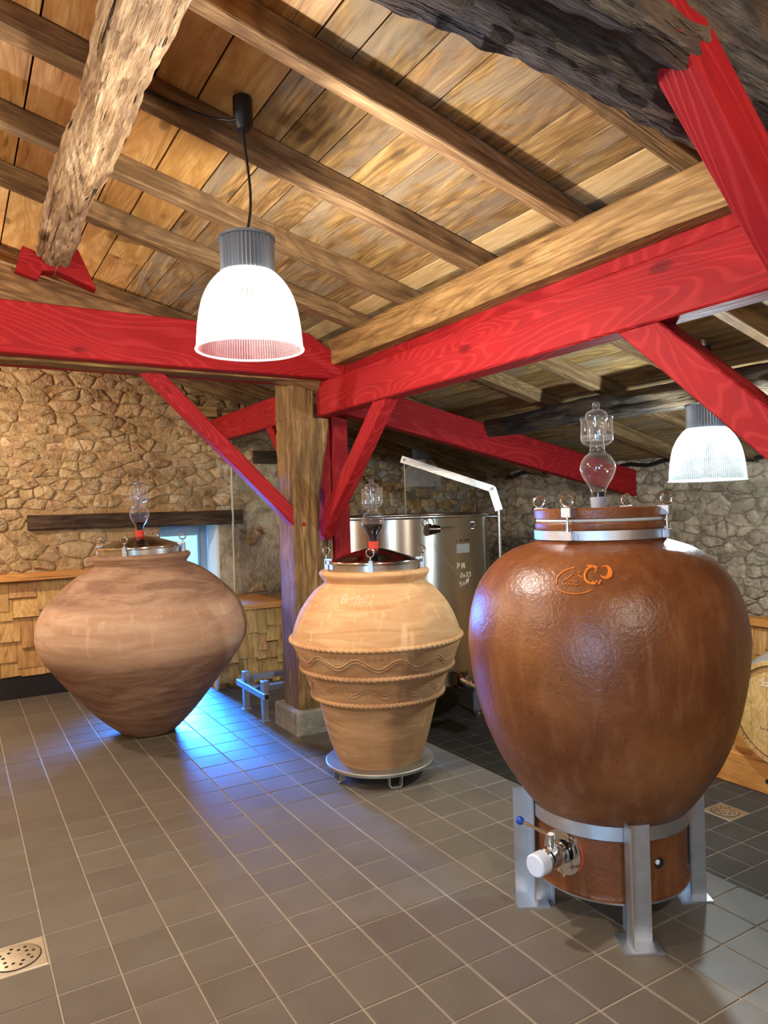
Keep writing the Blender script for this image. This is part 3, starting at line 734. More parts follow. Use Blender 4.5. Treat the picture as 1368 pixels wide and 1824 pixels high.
# near post and truss at the right (mostly outside the frame)
single('near_post', (2.17, .90, 0), (2.17, .90, 2.18), .29, .28, 'oak', 'oak post outside the frame at the right', 'post', up=(1, 0, 0), bevel=.015)
o = log('log_beam', (-1.2, 1.205, 2.96), (2.3, 1.205, 2.652),   .134, .14, 'dark_log', 52, 220, 1.0, .036, None, 1.0, .017)
tag(o, 'huge dark rough-hewn log beam across the top right corner', 'beam', kind='thing')
single('diagonal_brace', (1.45, 1.15, 2.747), (2.25, 1.15, 2.001), .105, .13, 'red', 'thick red brace joined to the dark log at the top right', 'brace')
# left log purlin with its red cleats on the truss
o = log('log_purlin', (.50, -2.5, 3.05), (.535, 4.5, 3.045), .125, .084, 'pale_log', 44, 260, .25, .03, None, 1.0, .015)
tag(o, 'gnarled pale log purlin at the top left', 'purlin', kind='thing')
o = log('truss_rafter', (-.6, 4.66, 3.09), (2.3, 4.66, 2.44), .085, .085, 'oak', 20, 40, .8, .014); tag(o, 'raw timber truss rafter rising behind the red tie beam', 'rafter', kind='thing')
o = prism('red_cleat', [(.344, 2.925), (.458, 2.892), (.48, 2.95), (.549, 2.953), (.56, 3.02), (.383, 3.074)], (0, 4.62, 0), (1, 0, 0), (0, 0, 1), .1, 'red'); tag(o, 'red stepped cleat under the end of the pale log', 'cleat')
o = prism('red_cleat', [(.555, 2.954), (.77, 2.873), (.674, 3.092), (.622, 3.1)], (0, 4.61, 0), (1, 0, 0), (0, 0, 1), .1, 'red'); tag(o, 'red wedge-shaped cleat right of the pale log end', 'cleat')
# low purlin on the far side
o = log('low_purlin', (3.82, -2.5, 2.19), (3.82, 4.72, 2.17), .125, .065, 'dark_log', 26, 100, .7, .02, None, 1.0, .008)
tag(o, 'dark split log purlin under the low roof by the bluish lamp', 'purlin', kind='thing')
for i, (x, z, l) in enumerate(((2.02, 2.52, .22), (2.30, 2.47, .16))):
    tag(beam('timber_block', (x, YB-.12, z), (x+l, YB-.12, z+.01), .16, .1, 'purlin', wob=.005, segs=4), ('longer' if i == 0 else 'shorter')+' timber block lodged on top of the stone wall', 'block')

# ------------------------------------------------------------------ lamps
def lamp(label, x, y, ztop, zceil, lit, col=(1, 1, 1), energy=60, cable=True):
    t = thing('pendant_lamp', (x, y, ztop), label, 'lamp', 'industrial pendant lamps')
    # ribbed driver housing
    pr_ = [(.095, 0), (.1, -.004), (.1, -.125), (.098, -.13)]
    shell('housing', [(.02, .003)]+[(.09, .003)]+pr_, 'lamp_grey', t, 336, True, 30, 42, .003)
    lathe('housing_cap', [(0, .022), (.05, .022), (.058, .008), (.108, .006), (.108, -.004), (.1, -.004)], 'lamp_grey', t, 64)
    pf = smooth_profile([(.098, -.128), (.118, -.145), (.15, -.185), (.175, -.24), (.19, -.31), (.197, -.375), (.2, -.418)], 4)
    shell('shade', pf, 'shade' if lit else 'shade_unlit', t, 480, True, 70, 120, .0016)
    tube('shade_rim', ring_pts((0, 0, -.42), .202, (0, 0, 1), 96), .0045, 'shade_rim', t, 8, True, True)
    lathe('socket', [(0, -.12), (.05, -.12), (.05, -.15), (.03, -.17), (0, -.17)], 'white', t, 24)
    zc = zceil-ztop
    tube('cord', [(.012*math.sin(s*3.1)*(1-s)*3+.0, .0, .02+(zc-.12)*s) for s in [i/16 for i in range(17)]], .0055, 'black', t, 8, local=True)
    lathe('ceiling_rose', [(0, zc-.125), (.025, zc-.122), (.037, zc-.10), (.037, zc), (0, zc)], 'black', t, 32)
    lathe('hook', [(0, zc), (.018, zc), (.018, zc+.035), (0, zc+.035)], 'galvanised', t, 16)
    if lit:
        l = bpy.data.lights.new('lamp_bulb', 'POINT'); l.energy = energy; l.color = col; l.shadow_soft_size = .05
        lo_ = bpy.data.objects.new('lamp_bulb', l); COL.objects.link(lo_); lo_.location = (0, 0, -.27); lo_.parent = t
    return t
lamp('bright ribbed pendant lamp hanging in front of the red tie beam', 1.0, 2.652, 2.585, ROOF(1.0)+.095, True, (1, .95, .87), 75)
lamp('lit bluish pendant lamp hanging beyond the brown jar', 3.63, 2.58, 2.065, ROOF(3.63)+.06, True, (.75, .92, 1), 70)
lamp('unlit grey pendant lamp hanging above the steel tank', 4.42, 6.62, 2.185, ROOF(4.42)+.06, False)
lamp('added pendant lamp out of view above the viewer', .9, -.6, 2.75, ROOF(.9)+.095, True, (1, .90, .78), 85)  # unseen lamp added for the warm overall light
lamp('added pendant lamp out of view at the left', -1.4, 2.65, 2.75, ROOF(-1.4)+.095, True, (1, .9, .78), 85)  # unseen lamp added to light wall and wide jar from the left
lamp('added pendant lamp out of view at the far left', -.9, 5.75, 2.75, ROOF(-.9)+.095, True, (1, .9, .77), 130)  # unseen lamp added to brighten the back wall
tag(tube('lamp_cable', [(.99, 2.62, 3.03), (.95, 2.66, 3.03), (.89, 2.72, 3.055), (.84, 2.77, 3.09), (.78, 2.785, 3.11), (.62, 2.79, 3.15)], .006, 'black'), 'short black supply cable clipped to the rafter beside the ceiling rose', 'cable')

# ------------------------------------------------------------------ glass airlocks
def airlock(label, loc, level, stopper, group='glass fermentation airlocks'):
    t = thing('glass_airlock', loc, label, 'airlock', group)
    lathe('stopper', [(0, -.004), (.028, -.004), (.033, .04), (.031, .042), (0, .042)], stopper, t, 32)
    bulb = smooth_profile([(.026, .03), (.027, .062), (.036, .085), (.056, .118), (.067, .15), (.064, .175), (.05, .2), (.033, .214), (.028, .225), (.028, .24)], 4)
    shell('bulb', bulb, 'glass', t, 48)
    prof = [(r-.003, z) for r, z in bulb if z <= level]
    lathe('wine', [(0, .043)]+[p for p in prof if p[1] > .043]+[(0, prof[-1][1])], 'wine', t, 48, smooth=50)
    shell('cup', smooth_profile([(.028, .24), (.045, .246), (.058, .258), (.062, .275), (.06, .30), (.0605, .345), (.064, .352)], 3), 'glass', t, 48)
    shell('inner_tube', [(.026, .24), (.026, .32)], 'glass', t, 32)
    shell('bell', smooth_profile([(.037, .262), (.036, .33), (.041, .345), (.042, .36), (.034, .374), (.018, .382), (.012, .388), (.0145, .4), (.009, .41), (0, .412)], 3), 'glass', t, 40)
    lathe('water', [(.03, .262), (.058, .264), (.059, .282), (.03, .282)], 'glass', t, 32)
    return t

# ------------------------------------------------------------------ clamped steel lids
def steel_lid(owner, loc, r, angles, tilt=(0, 0)):
    t = thing('lid', loc, None, None, None, (tilt[0], tilt[1], 0)); t['label'] = 'domed steel lid with eye-bolt clamps'
    t.parent = owner; t.matrix_parent_inverse = inv(owner)
    lathe('collar', [(r*.955, 0), (r*.985, 0), (r*.985, .045), (r*.955, .045), (r*.955, 0)], 'steel', t, 96)
    lathe('clamp_band', [(r*.985, .036), (r*1.03, .038), (r*1.04, .046), (r*1.03, .054), (r*.98, .056), (r*.985, .036)], 'chrome', t, 96)
    lathe('dome', smooth_profile([(r*.99, .052), (r*.85, .063), (r*.55, .092), (r*.3, .112), (r*.16, .118), (0, .119)], 4), 'dome_steel', t, 96)
    for a in angles:
        a = R(a); d = Vector((math.cos(a), math.sin(a), 0)); s = Vector((-d.y, d.x, 0)); q = d*r*1.05
        bm = bmesh.new(); box_bm(bm, r*1.02, r*1.085, -.014, .014, .0, .034); box_bm(bm, r*.93, r*1.1, -.011, .011, .056, .064)
        box_bm(bm, r*1.085, r*1.1, -.011, .011, -.012, .06)
        bmesh.ops.rotate(bm, cent=(0, 0, 0), matrix=Matrix.Rotation(a, 3, 'Z'), verts=bm.verts); bm_obj('clamp', bm, 'galvanised', t, True)
        cyl('bolt', q+Vector((0, 0, .02)), q+Vector((0, 0, .085)), .005, 'chrome', t, 10, True)
        fr_ = Vector((r0.x, r0.y, 0))*.8+s*.2; fr_.normalize()
        tube('eye_ring', [q+Vector((0, 0, .108))+fr_*.022*math.cos(u)+Vector((0, 0, 1))*.022*math.sin(u) for u in [2*math.pi*k/20 for k in range(20)]], .0046, 'chrome', t, 8, True, True)
    return t

# ------------------------------------------------------------------ handwriting
GL = {'B': [[(0, 0), (0, 1), (.35, .95), (.4, .7), (.05, .55), (.45, .4), (.42, .08), (0, 0)]], 'r': [[(0, .5), (.02, 0)], [(.02, .3), (.2, .5), (.35, .45)]],
      '2': [[(0, .75), (.2, .95), (.4, .8), (.35, .5), (0, .05), (.25, .12), (.5, .02)]], '0': [[(.2, .6), (0, .4), (.05, .08), (.28, 0), (.42, .25), (.38, .52), (.2, .6)]],
      '3': [[(0, .9), (.3, .95), (.4, .75), (.12, .52), (.42, .3), (.3, 0), (0, .05)]], 'P': [[(0, 0), (.05, 1), (.4, .85), (.35, .5), (.02, .45)]],
      'N': [[(0, 0), (.05, .9), (.3, .1), (.4, .95), (.55, .4), (.5, 0)]], 'V': [[(0, 0), (.1, .8), (.25, .1), (.45, .95), (.5, .3)]], '1': [[(0, .6), (.2, .9), (.2, 0)]],
      'H': [[(0, 0), (.02, 1)], [(0, .5), (.35, .5)], [(.36, 1), (.38, 0)]], 'S': [[(.45, .9), (.15, .95), (.05, .65), (.4, .4), (.35, .05), (0, .05)]],
      'a': [[(.35, .5), (.1, .5), (0, .2), (.2, 0), (.35, .3), (.38, .02), (.5, .05)]], 'u': [[(0, .5), (.05, .05), (.3, .05), (.35, .5), (.38, 0)]],
      '-': [[(0, .4), (.3, .42)]], ' ': [], '4': [[(.3, 1), (0, .35), (.45, .35)], [(.32, .6), (.3, 0)]], 'n': [[(0, 0), (.02, .5), (.2, .5), (.3, .35), (.32, 0)]], 'o': [[(.18, .5), (0, .25), (.18, 0), (.35, .25), (.18, .5)]], 'x': [[(0, .5), (.35, 0)], [(.35, .5), (0, 0)]], '5': [[(.4, 1), (.05, 1), (0, .6), (.3, .6), (.38, .25), (0, .02)]]}
def write(name, text, place, h, rad, mat, parent, adv=.62):
    """strokes joined in one mesh: flat handwriting lying on a surface; place(u,v) -> local point"""
    vs = []; fs = []; x = 0
    for ch in text:
        for st in GL[ch]:
            pts = []
            for (a, b), (c, d) in zip(st, st[1:]):
                for k in range(3): pts.append((a+(c-a)*k/3, b+(d-b)*k/3))
            pts.append(st[-1])
            me = tube('tmp', [place((x+p[0])*h, p[1]*h) for p in pts], rad, mat, None, 5)
            n = len(vs); vs += [v.co.copy() for v in me.data.vertices]; fs += [tuple(n+i for i in p.vertices) for p in me.data.polygons]
            md = me.data; bpy.data.objects.remove(me); bpy.data.meshes.remove(md)
        x += adv
    return mesh(name, vs, fs, mat, parent, True, 60)
def prof_r(prof, z):
    for (r1, z1), (r2, z2) in zip(prof, prof[1:]):
        if min(z1, z2) <= z <= max(z1, z2) and abs(z2-z1) > 1e-6: return r1+(r2-r1)*(z-z1)/(z2-z1)
    return prof[-1][0]

# ------------------------------------------------------------------ jar one: wide terracotta jar
c1 = (1.187, 5.387, 0)
P1 = smooth_profile([(.0, 0), (.15, 0), (.165, .004), (.2, .02), (.335, .147), (.478, .318), (.59, .465), (.665, .572), (.706, .65), (.722, .72), (.715, .79), (.69, .87), (.64, .95), (.57, 1.02), (.495, 1.09), (.415, 1.15), (.347, 1.186), (.316, 1.2), (.318, 1.212), (.342, 1.245), (.345, 1.258), (.33, 1.274), (.29, 1.276), (.275, 1.262), (.27, 1.2)], 5)
j1 = thing('terracotta_jar', c1, 'very wide pale terracotta jar tapering to a narrow foot, at the left', 'jar', rot=(0, R(-1.2), 0))
lathe('body', P1, 'clay_pale', j1, 128, wob=.012)
steel_lid(j1, (c1[0]-.027, c1[1], 1.277), .29, (238, 328, 58, 148), (R(.3), R(-1.2)))
airlock('glass airlock with a little wine on the wide pale jar', (c1[0]-.03, c1[1], 1.397), .105, 'red_rubber')

# ------------------------------------------------------------------ jar two: roped terracotta jar on a dolly
c2 = (2.119, 3.708)
ZD = .095
prof2 = [(.0, 0), (.225, 0), (.238, .004), (.28, .1), (.318, .232), (.352, .36), (.378, .392), (.414, .505), (.438, .548), (.476, .645), (.492, .708), (.474, .79), (.43, .885), (.36, .975), (.312, 1.012), (.294, 1.03), (.3, 1.045), (.318, 1.07), (.322, 1.085), (.308, 1.098), (.275, 1.1), (.26, 1.085), (.25, 1.03)]
P2 = smooth_profile(prof2, 5)
j2 = thing('terracotta_jar', (c2[0], c2[1], ZD), 'orange terracotta jar with three rope mouldings and wavy lines', 'jar')
lathe('body', P2, 'clay_orange', j2, 128, wob=.006)
def rope(z, r):
    vs = []; fs = []; n = 720; m = 10; cnt = 90
    for i in range(n):
        a = 2*math.pi*i/n
        for k in range(m):
            b = 2*math.pi*k/m; rr = .0135*(1+.22*math.sin(cnt*a+2*b))
            q = r+math.cos(b)*rr; vs.append((math.cos(a)*q, math.sin(a)*q, z+math.sin(b)*rr))
    for i in range(n):
        for k in range(m): fs.append((i*m+k, ((i+1) % n)*m+k, ((i+1) % n)*m+(k+1) % m, i*m+(k+1) % m))
    return mesh('rope_moulding', vs, fs, 'clay_orange', j2, True, 60)
for z in (.71, .546, .390): rope(z, prof_r(P2, z)+.002)
def wave(zc, amp, n, ph, dz):
    pts = []
    for i in range(480):
        a = 2*math.pi*i/480; z = zc+dz+amp*math.sin(n*a+ph)+amp*.25*math.sin(2.3*a)
        r = prof_r(P2, z)-.0006; pts.append((math.cos(a)*r, math.sin(a)*r, z))
    return tube('wavy_line', pts, .0042, 'clay_orange', j2, 6, True, True)
for dz in (0, .016): wave(.618, .026, 13, .3, dz); wave(.458, .021, 14, 1.2, dz)
toward = math.atan2(-c2[1], -c2[0])
def on2(a0, z0):
    def f(u, v):
        z = z0+v; r = prof_r(P2, z)+.0012; a = a0+u/r; return Vector((math.cos(a)*r, math.sin(a)*r, z))
    return f
write('chalk_writing', 'Br 2023', on2(toward-.49, .945), .042, .0018, 'chalk', j2, .6)
steel_lid(j2, (c2[0], c2[1], ZD+1.098), .265, (math.degrees(toward)-4, math.degrees(toward)+84, math.degrees(toward)+178, math.degrees(toward)-95))
airlock('glass airlock half full of red wine on the roped jar', (c2[0], c2[1], ZD+1.215), .148, 'red_rubber')
dl = thing('jar_dolly', (c2[0], c2[1], 0), 'round steel plate on U-shaped feet under the roped jar', 'dolly')
lathe('plate', [(0, .074), (.312, .074), (.316, .077), (.316, .091), (.312, .095), (0, .095)], 'dull_steel', dl, 96)
for a in (math.degrees(math.atan2(-.011, -.3)), math.degrees(math.atan2(-.271, -.061)), 30, 120):
    a = R(a); d = Vector((math.cos(a), math.sin(a), 0)); s = Vector((-d.y, d.x, 0)); q = d*.272
    ptsu = [q+s*.04+Vector((0, 0, .074)), q+s*.038+Vector((0, 0, .02)), q+s*.028+Vector((0, 0, .006)), q-s*.028+Vector((0, 0, .006)), q-s*.038+Vector((0, 0, .02)), q-s*.04+Vector((0, 0, .074))]
    bm = bmesh.new(); A = [bm.verts.new(p-d*.018) for p in ptsu]; B = [bm.verts.new(p+d*.018) for p in ptsu]
    ins = [q+(p-q)*.84+Vector((0, 0, .074*.16)) for p in ptsu]
    A2 = [bm.verts.new(p-d*.018) for p in ins]; B2 = [bm.verts.new(p+d*.018) for p in ins]
    for i in range(5):
        bm.faces.new((A[i], A[i+1], B[i+1], B[i])); bm.faces.new((A2[i], B2[i], B2[i+1], A2[i+1])); bm.faces.new((A[i], A2[i], A2[i+1], A[i+1])); bm.faces.new((B[i], B[i+1], B2[i+1], B2[i]))
    bm_obj('foot', bm, 'galvanised', dl, True)

# ------------------------------------------------------------------ jar three: big glazed jar on a welded stand
c3 = (2.169, 2.018)
t3 = math.atan2(-c3[1], -c3[0])
prof3 = [(0, .135), (.27, .135), (.283, .145), (.286, .25), (.288, .38), (.293, .398), (.322, .43), (.362, .49), (.411, .57), (.45, .655), (.479, .74), (.501, .835), (.515, .93), (.52, 1.01), (.517, 1.07), (.503, 1.15), (.477, 1.225), (.442, 1.28), (.40, 1.325), (.345, 1.362), (.29, 1.383), (.25, 1.396), (.238, 1.41), (.238, 1.44), (.244, 1.446), (.246, 1.468), (.235, 1.472), (.2, 1.472)]
P3 = smooth_profile(prof3, 5)
j3 = thing('glazed_jar', (c3[0], c3[1], 0), 'huge glossy brown salt-glazed jar at the right', 'jar')
lathe('body', P3, 'glaze', j3, 144, wob=.004)
lathe('steel_band', [(.242, 1.406), (.25, 1.406), (.25, 1.44), (.242, 1.44)], 'galvanised', j3, 96)
def polar3(a, r, z): return Vector((math.cos(a)*r, math.sin(a)*r, z))
# painted maker's mark: open oval with script, a curl and a scribbled ball
def on3(a0, z0):
    def f(u, v):
        z = z0+v*.78; r = prof_r(P3, z)+.0015; a = a0+u/.42; return Vector((math.cos(a)*r, math.sin(a)*r, z))
    return f
F3 = on3(t3-.33, 1.245)
def stroke(pts, rad): return [F3(x, y) for x, y in pts], rad
marks = []
arc = lambda cx, cy, rx, ry, a0, a1, n=14: [(cx+rx*math.cos(R(a0+(a1-a0)*i/n)), cy+ry*math.sin(R(a0+(a1-a0)*i/n))) for i in range(n+1)]
marks.append(stroke(arc(.06, .05, .062, .05, 100, 200), .0026)); marks.append(stroke(arc(.06, .045, .066, .05, 205, 320), .0016))
marks.append(stroke([(.02, .045), (.05, .075), (.03, .05), (.065, .045)], .0014)); marks.append(stroke([(.06, .08), (.072, .085), (.066, .07), (.08, .062)], .0014))
marks.append(stroke([(.025, .03), (.033, .036), (.036, .027), (.044, .036), (.048, .028), (.056, .036), (.06, .028), (.07, .034)], .0014))
marks.append(stroke(arc(.115, .07, .028, .034, 80, 285), .004)); marks.append(stroke([(.09, .108), (.115, .104), (.128, .1)], .003)); marks.append(stroke(arc(.112, .09, .012, .012, 60, -60, 6), .0018))
marks.append(stroke([(.112, .045), (.12, .035), (.125, .048), (.132, .036), (.138, .05)], .0035))
for k in range(5): marks.append(stroke(arc(.155, .082, .02-.003*k, .026-.004*k, 130-30*k, -150+20*k, 10), .0018))
vs = []; fs = []
for pts, rad in marks:
    o = tube('tmp', pts, rad, 'orange_mark', None, 5); n = len(vs)
    vs += [v.co.copy() for v in o.data.vertices]; fs += [tuple(n+i for i in p.vertices) for p in o.data.polygons]
    md = o.data; bpy.data.objects.remove(o); bpy.data.meshes.remove(md)
mesh('painted_mark', vs, fs, 'orange_mark', j3, True, 60)
# side hole with a spigot stub
ah = t3+R(36); hd = polar3(ah, 1, 0)
ho = cyl('drain_hole', polar3(ah, .278, .262), polar3(ah, .2885, .262), .021, 'dark_cut', j3, 24, True)
tube('hole_lip', ring_pts(polar3(ah, .287, .262), .0215, hd, 24), .002, 'glaze', j3, 6, True, True)
cyl('spigot', polar3(ah, .283, .268)+Vector((-hd.y, hd.x, 0))*-.008, polar3(ah, .2905, .268)+Vector((-hd.y, hd.x, 0))*-.008, .009, 'cap_white', j3, 12, True)
# valve
av = t3-R(34); vd = polar3(av, 1, 0); vsd = Vector((-vd.y, vd.x, 0)); zv = .272
vl = thing('valve', (0, 0, 0), None, None); vl.parent = j3
cyl('gasket_disc', polar3(av, .262, zv), polar3(av, .281, zv), .083, 'red_rubber', vl, 40, True)
cyl('flange', polar3(av, .268, zv), polar3(av, .294, zv), .08, 'chrome', vl, 48, True)
for k in range(4):
    b = R(45+90*k); q = vsd*math.cos(b)*.062+Vector((0, 0, math.sin(b)*.062)); cyl('flange_bolt', polar3(av, .29, zv)+q, polar3(av, .302, zv)+q, .01, 'chrome', vl, 6, True)
ax = [(.29, .03), (.305, .03), (.306, .042), (.318, .042), (.319, .03), (.33, .031), (.332, .04), (.378, .04), (.38, .031), (.388, .031), (.389, .041), (.402, .041), (.403, .032), (.43, .032)]
def axial(name, prof, mat, parent, n=32):
    vs = []; fs = []
    for d, r in prof:
        for k in range(n):
            b = 2*math.pi*k/n; vs.append(vd*d+Vector((0, 0, zv))+vsd*math.cos(b)*r+Vector((0, 0, 1))*math.sin(b)*r)
    for i in range(len(prof)-1):
        for k in range(n): fs.append((i*n+k, i*n+(k+1) % n, (i+1)*n+(k+1) % n, (i+1)*n+k))
    fs.append(tuple(range(n))); fs.append(tuple(range(len(prof)*n-1, (len(prof)-1)*n-1, -1)))
    return mesh(name, vs, fs, mat, parent, True, 35)
axial('valve_body', ax, 'chrome', vl)
axial('end_cap', [(.40, .038), (.404, .040), (.445, .040), (.451, .035)], 'cap_white', vl)
cyl('valve_stem', vd*.355+Vector((0, 0, zv+.03)), vd*.355+Vector((0, 0, zv+.085)), .014, 'chrome', vl, 20, True)
hs = vd*.355+Vector((0, 0, zv+.078)); he = hs-vsd*.115+vd*.03+Vector((0, 0, .028))
cyl('valve_handle', hs, he, .006, 'chrome', vl, 12, True)
bm = bmesh.new(); bmesh.ops.create_uvsphere(bm, u_segments=20, v_segments=12, radius=.0155); bmesh.ops.translate(bm, vec=he, verts=bm.verts); o = bm_obj('handle_knob', bm, 'blue_ball', vl, True, 60); o['label'] = 'blue ball knob'
tube('clamp_wing', [polar3(av, .325, zv-.04)+vsd*.02, polar3(av, .33, zv-.055)+vsd*.03, polar3(av, .345, zv-.05)+vsd*.045], .006, 'chrome', vl, 8, local=True)
# ceramic lid with eye bolts
ld = thing('lid', (0, 0, 1.472), None, None); ld['label'] = 'thick brown glazed lid held by four eye bolts'; ld.parent = j3
lathe('gasket', [(0, .0), (.24, .0), (.243, .004), (.24, .01), (0, .01)], 'gasket', ld, 96)
lathe('cover', [(0, .01), (.24, .01), (.246, .014), (.248, .044), (.243, .05), (0, .05)], 'glaze', ld, 96)
for k in range(4):
    a = t3+R(25-90+90*k) - R(50); d = polar3(a, 1, 0); s = Vector((-d.y, d.x, 0)); q = d*.262
    cp = ld
    cyl('rod', q+Vector((0, 0, -.06)), q+Vector((0, 0, .052)), .0055, 'chrome', cp, 10, True)
    for nm, z0, z1, w_ in (('top_block', .018, .054, .018), ('lower_block', -.066, -.034, .02)):
        bm = bmesh.new(); box_bm(bm, .232 if nm == 'top_block' else .25, .276, -w_, w_, z0, z1)
        bmesh.ops.bevel(bm, geom=bm.edges[:], offset=.002, segments=1, affect='EDGES')
        bmesh.ops.rotate(bm, cent=(0, 0, 0), matrix=Matrix.Rotation(a, 3, 'Z'), verts=bm.verts); bm_obj(nm, bm, 'galvanised', cp, True)
    e = Vector((0, 0, 1)); fr_ = (Vector((r0.x, r0.y, 0))*.8+s*.2).normalized(); tube('eye_ring', [q+Vector((0, 0, .078))+fr_*.021*math.cos(u)+e*.021*math.sin(u) for u in [2*math.pi*i/20 for i in range(20)]], .0045, 'chrome', cp, 8, True, True)
airlock('glass airlock with grey stopper on the brown glazed jar', (c3[0]+.0, c3[1]+.0, 1.52), .068, 'grey_rubber')
# stand
st = thing('jar_stand', (c3[0], c3[1], 0), 'welded angle-iron stand with ring and foot plates under the brown jar', 'stand')
lathe('ring', [(.291, .352), (.299, .352), (.299, .402), (.291, .402)], 'galvanised', st, 96)
lathe('base_ring', [(.2, .122), (.288, .122), (.292, .134), (.2, .134)], 'galvanised', st, 96)
for k in range(4):
    a = R(151+90*k)
    bm = bmesh.new()
    box_bm(bm, .300, .306, -.045, .045, .0, .43); box_bm(bm, .300, .362, -.045, -.039, .0, .43)
    bmesh.ops.rotate(bm, cent=(0, 0, 0), matrix=Matrix.Rotation(a, 3, 'Z'), verts=bm.verts); lg = bm_obj('leg', bm, 'galvanised', st, True)
    bm = bmesh.new(); box_bm(bm, .25, .375, -.075, .06, 0, .008); bmesh.ops.rotate(bm, cent=(0, 0, 0), matrix=Matrix.Rotation(a, 3, 'Z'), verts=bm.verts); bm_obj('foot_plate', bm, 'galvanised', lg, True)
    bm = bmesh.new(); box_bm(bm, .225, .232, -.03, .03, .0, .125); box_bm(bm, .225, .30, .0, .006, .0, .125); bmesh.ops.rotate(bm, cent=(0, 0, 0), matrix=Matrix.Rotation(a, 3, 'Z'), verts=bm.verts); bm_obj('inner_support', bm, 'galvanised', lg, True)

# ------------------------------------------------------------------ steel tank
ct = (3.55, 5.72); RT = .80
tk = thing('steel_tank', (ct[0], ct[1], ZL), 'large round stainless steel wine tank behind the oak post', 'tank')
zb, zt = .05-ZL, 1.462-ZL
lathe('body', [(0, zb-.03), (.5, zb-.02), (RT-.02, zb-.005), (RT, zb+.01), (RT, zt), (RT-.006, zt), (RT-.006, zb+.03), (0, zb+.02)], 'tank_steel', tk, 128, smooth=30)
tube('rim', ring_pts((0, 0, zt), RT, (0, 0, 1), 128), .017, 'steel', tk, 12, True, True)
tt_ = math.atan2(-ct[1], -ct[0])
for k in range(4):
    a = R(math.degrees(math.atan2(-.34, .61))+90*k); q = Vector((math.cos(a), math.sin(a), 0))*.68
    lg = cyl('leg', q+Vector((0, 0, .03)), q+Vector((0, 0, zb+.02)), .022, 'steel', tk, 16, True)
    cyl('leg_foot', q, q+Vector((0, 0, .03)), .045, 'steel', lg, 20, True)
# frame of the pantograph arm at the right
aA = tt_+R(78)
qa = Vector((math.cos(aA), math.sin(aA), 0)); qs = Vector((-qa.y, qa.x, 0))
rdir = Vector((r0.x, r0.y, 0)); fdir = Vector((f0.x, f0.y, 0))
base = rdir*(.93)-fdir*.22
def tkp(u, d, z): return rdir*u+fdir*d+Vector((0, 0, z-ZL))
cyl('arm_post', tkp(.905, -.1, .2), tkp(.905, -.1, 1.49), .019, 'steel', tk, 16, True)
for z in (.5, 1.44): cyl('arm_bracket', tkp(.905, -.1, z), tkp(.79, -.08, z), .014, 'steel', tk, 10, True)
ar = thing('lifting_arm', (0, 0, 0), None, None); ar.parent = tk
def flat(name, a, b, w_, th, parent):
    a = Vector(a); b = Vector(b); return beam_local(name, a, b, th, w_, parent)
def beam_local(name, a, b, w_, h_, parent):
    fr = frame(b-a, (0, 0, 1)); L = (b-a).length; bm = bmesh.new(); box_bm(bm, 0, L, -w_/2, w_/2, -h_/2, h_/2)
    bmesh.ops.bevel(bm, geom=bm.edges[:], offset=.003, segments=1, affect='EDGES')
    m = fr.to_4x4(); m.translation = a; bmesh.ops.transform(bm, matrix=m, verts=bm.verts); return bm_obj(name, bm, 'steel', parent, True)
beam_local('upright_bar', tkp(.905, -.1, 1.49), tkp(.845, -.1, 1.70), .04, .075, ar)
beam_local('long_bar', tkp(.86, -.1, 1.685), tkp(.03, -.1, 1.985), .04, .068, ar)
cyl('pivot', tkp(.85, -.13, 1.69), tkp(.85, -.07, 1.69), .014, 'chrome', ar, 12, True)
cyl('pivot', tkp(.06, -.13, 1.975), tkp(.06, -.07, 1.975), .012, 'chrome', ar, 12, True)
cyl('pull_rope', tkp(.06, -.1, 1.97), tkp(.06, -.1, 1.40), .005, 'pipe_grey', ar, 8, True)
def ont(u, z, e=.002):
    """point on the tank skin, u metres right of the line of sight"""
    s = max(-.999, min(.999, u/RT)); return rdir*u-fdir*math.sqrt(max(0, 1-s*s))*(RT+e)*1.0+Vector((0, 0, z-ZL))+rdir*0
cyl('door_rod', ont(.29, 1.36, .04), ont(.66, 1.375, .04), .011, 'steel', tk, 12, True)
for z in (1.405, 1.345): tube('rod_bracket', [ont(.60, z, .0), ont(.62, z, .05), ont(.66, 1.375, .045)], .008, 'steel', tk, 8, local=True)
bm = bmesh.new(); bmesh.ops.create_cone(bm, cap_ends=True, segments=20, radius1=.05, radius2=.028, depth=.09)
bmesh.ops.transform(bm, matrix=frame(rdir).to_4x4() @ Matrix.Rotation(R(90), 4, 'Y'), verts=bm.verts); bmesh.ops.translate(bm, vec=ont(.27, 1.36, .04), verts=bm.verts); bm_obj('rod_knob', bm, 'dome_steel', tk, True, 40)
tube('rod_ring', ring_pts(ont(.23, 1.42, .05), .03, -fdir, 20), .005, 'chrome', tk, 8, True, True)
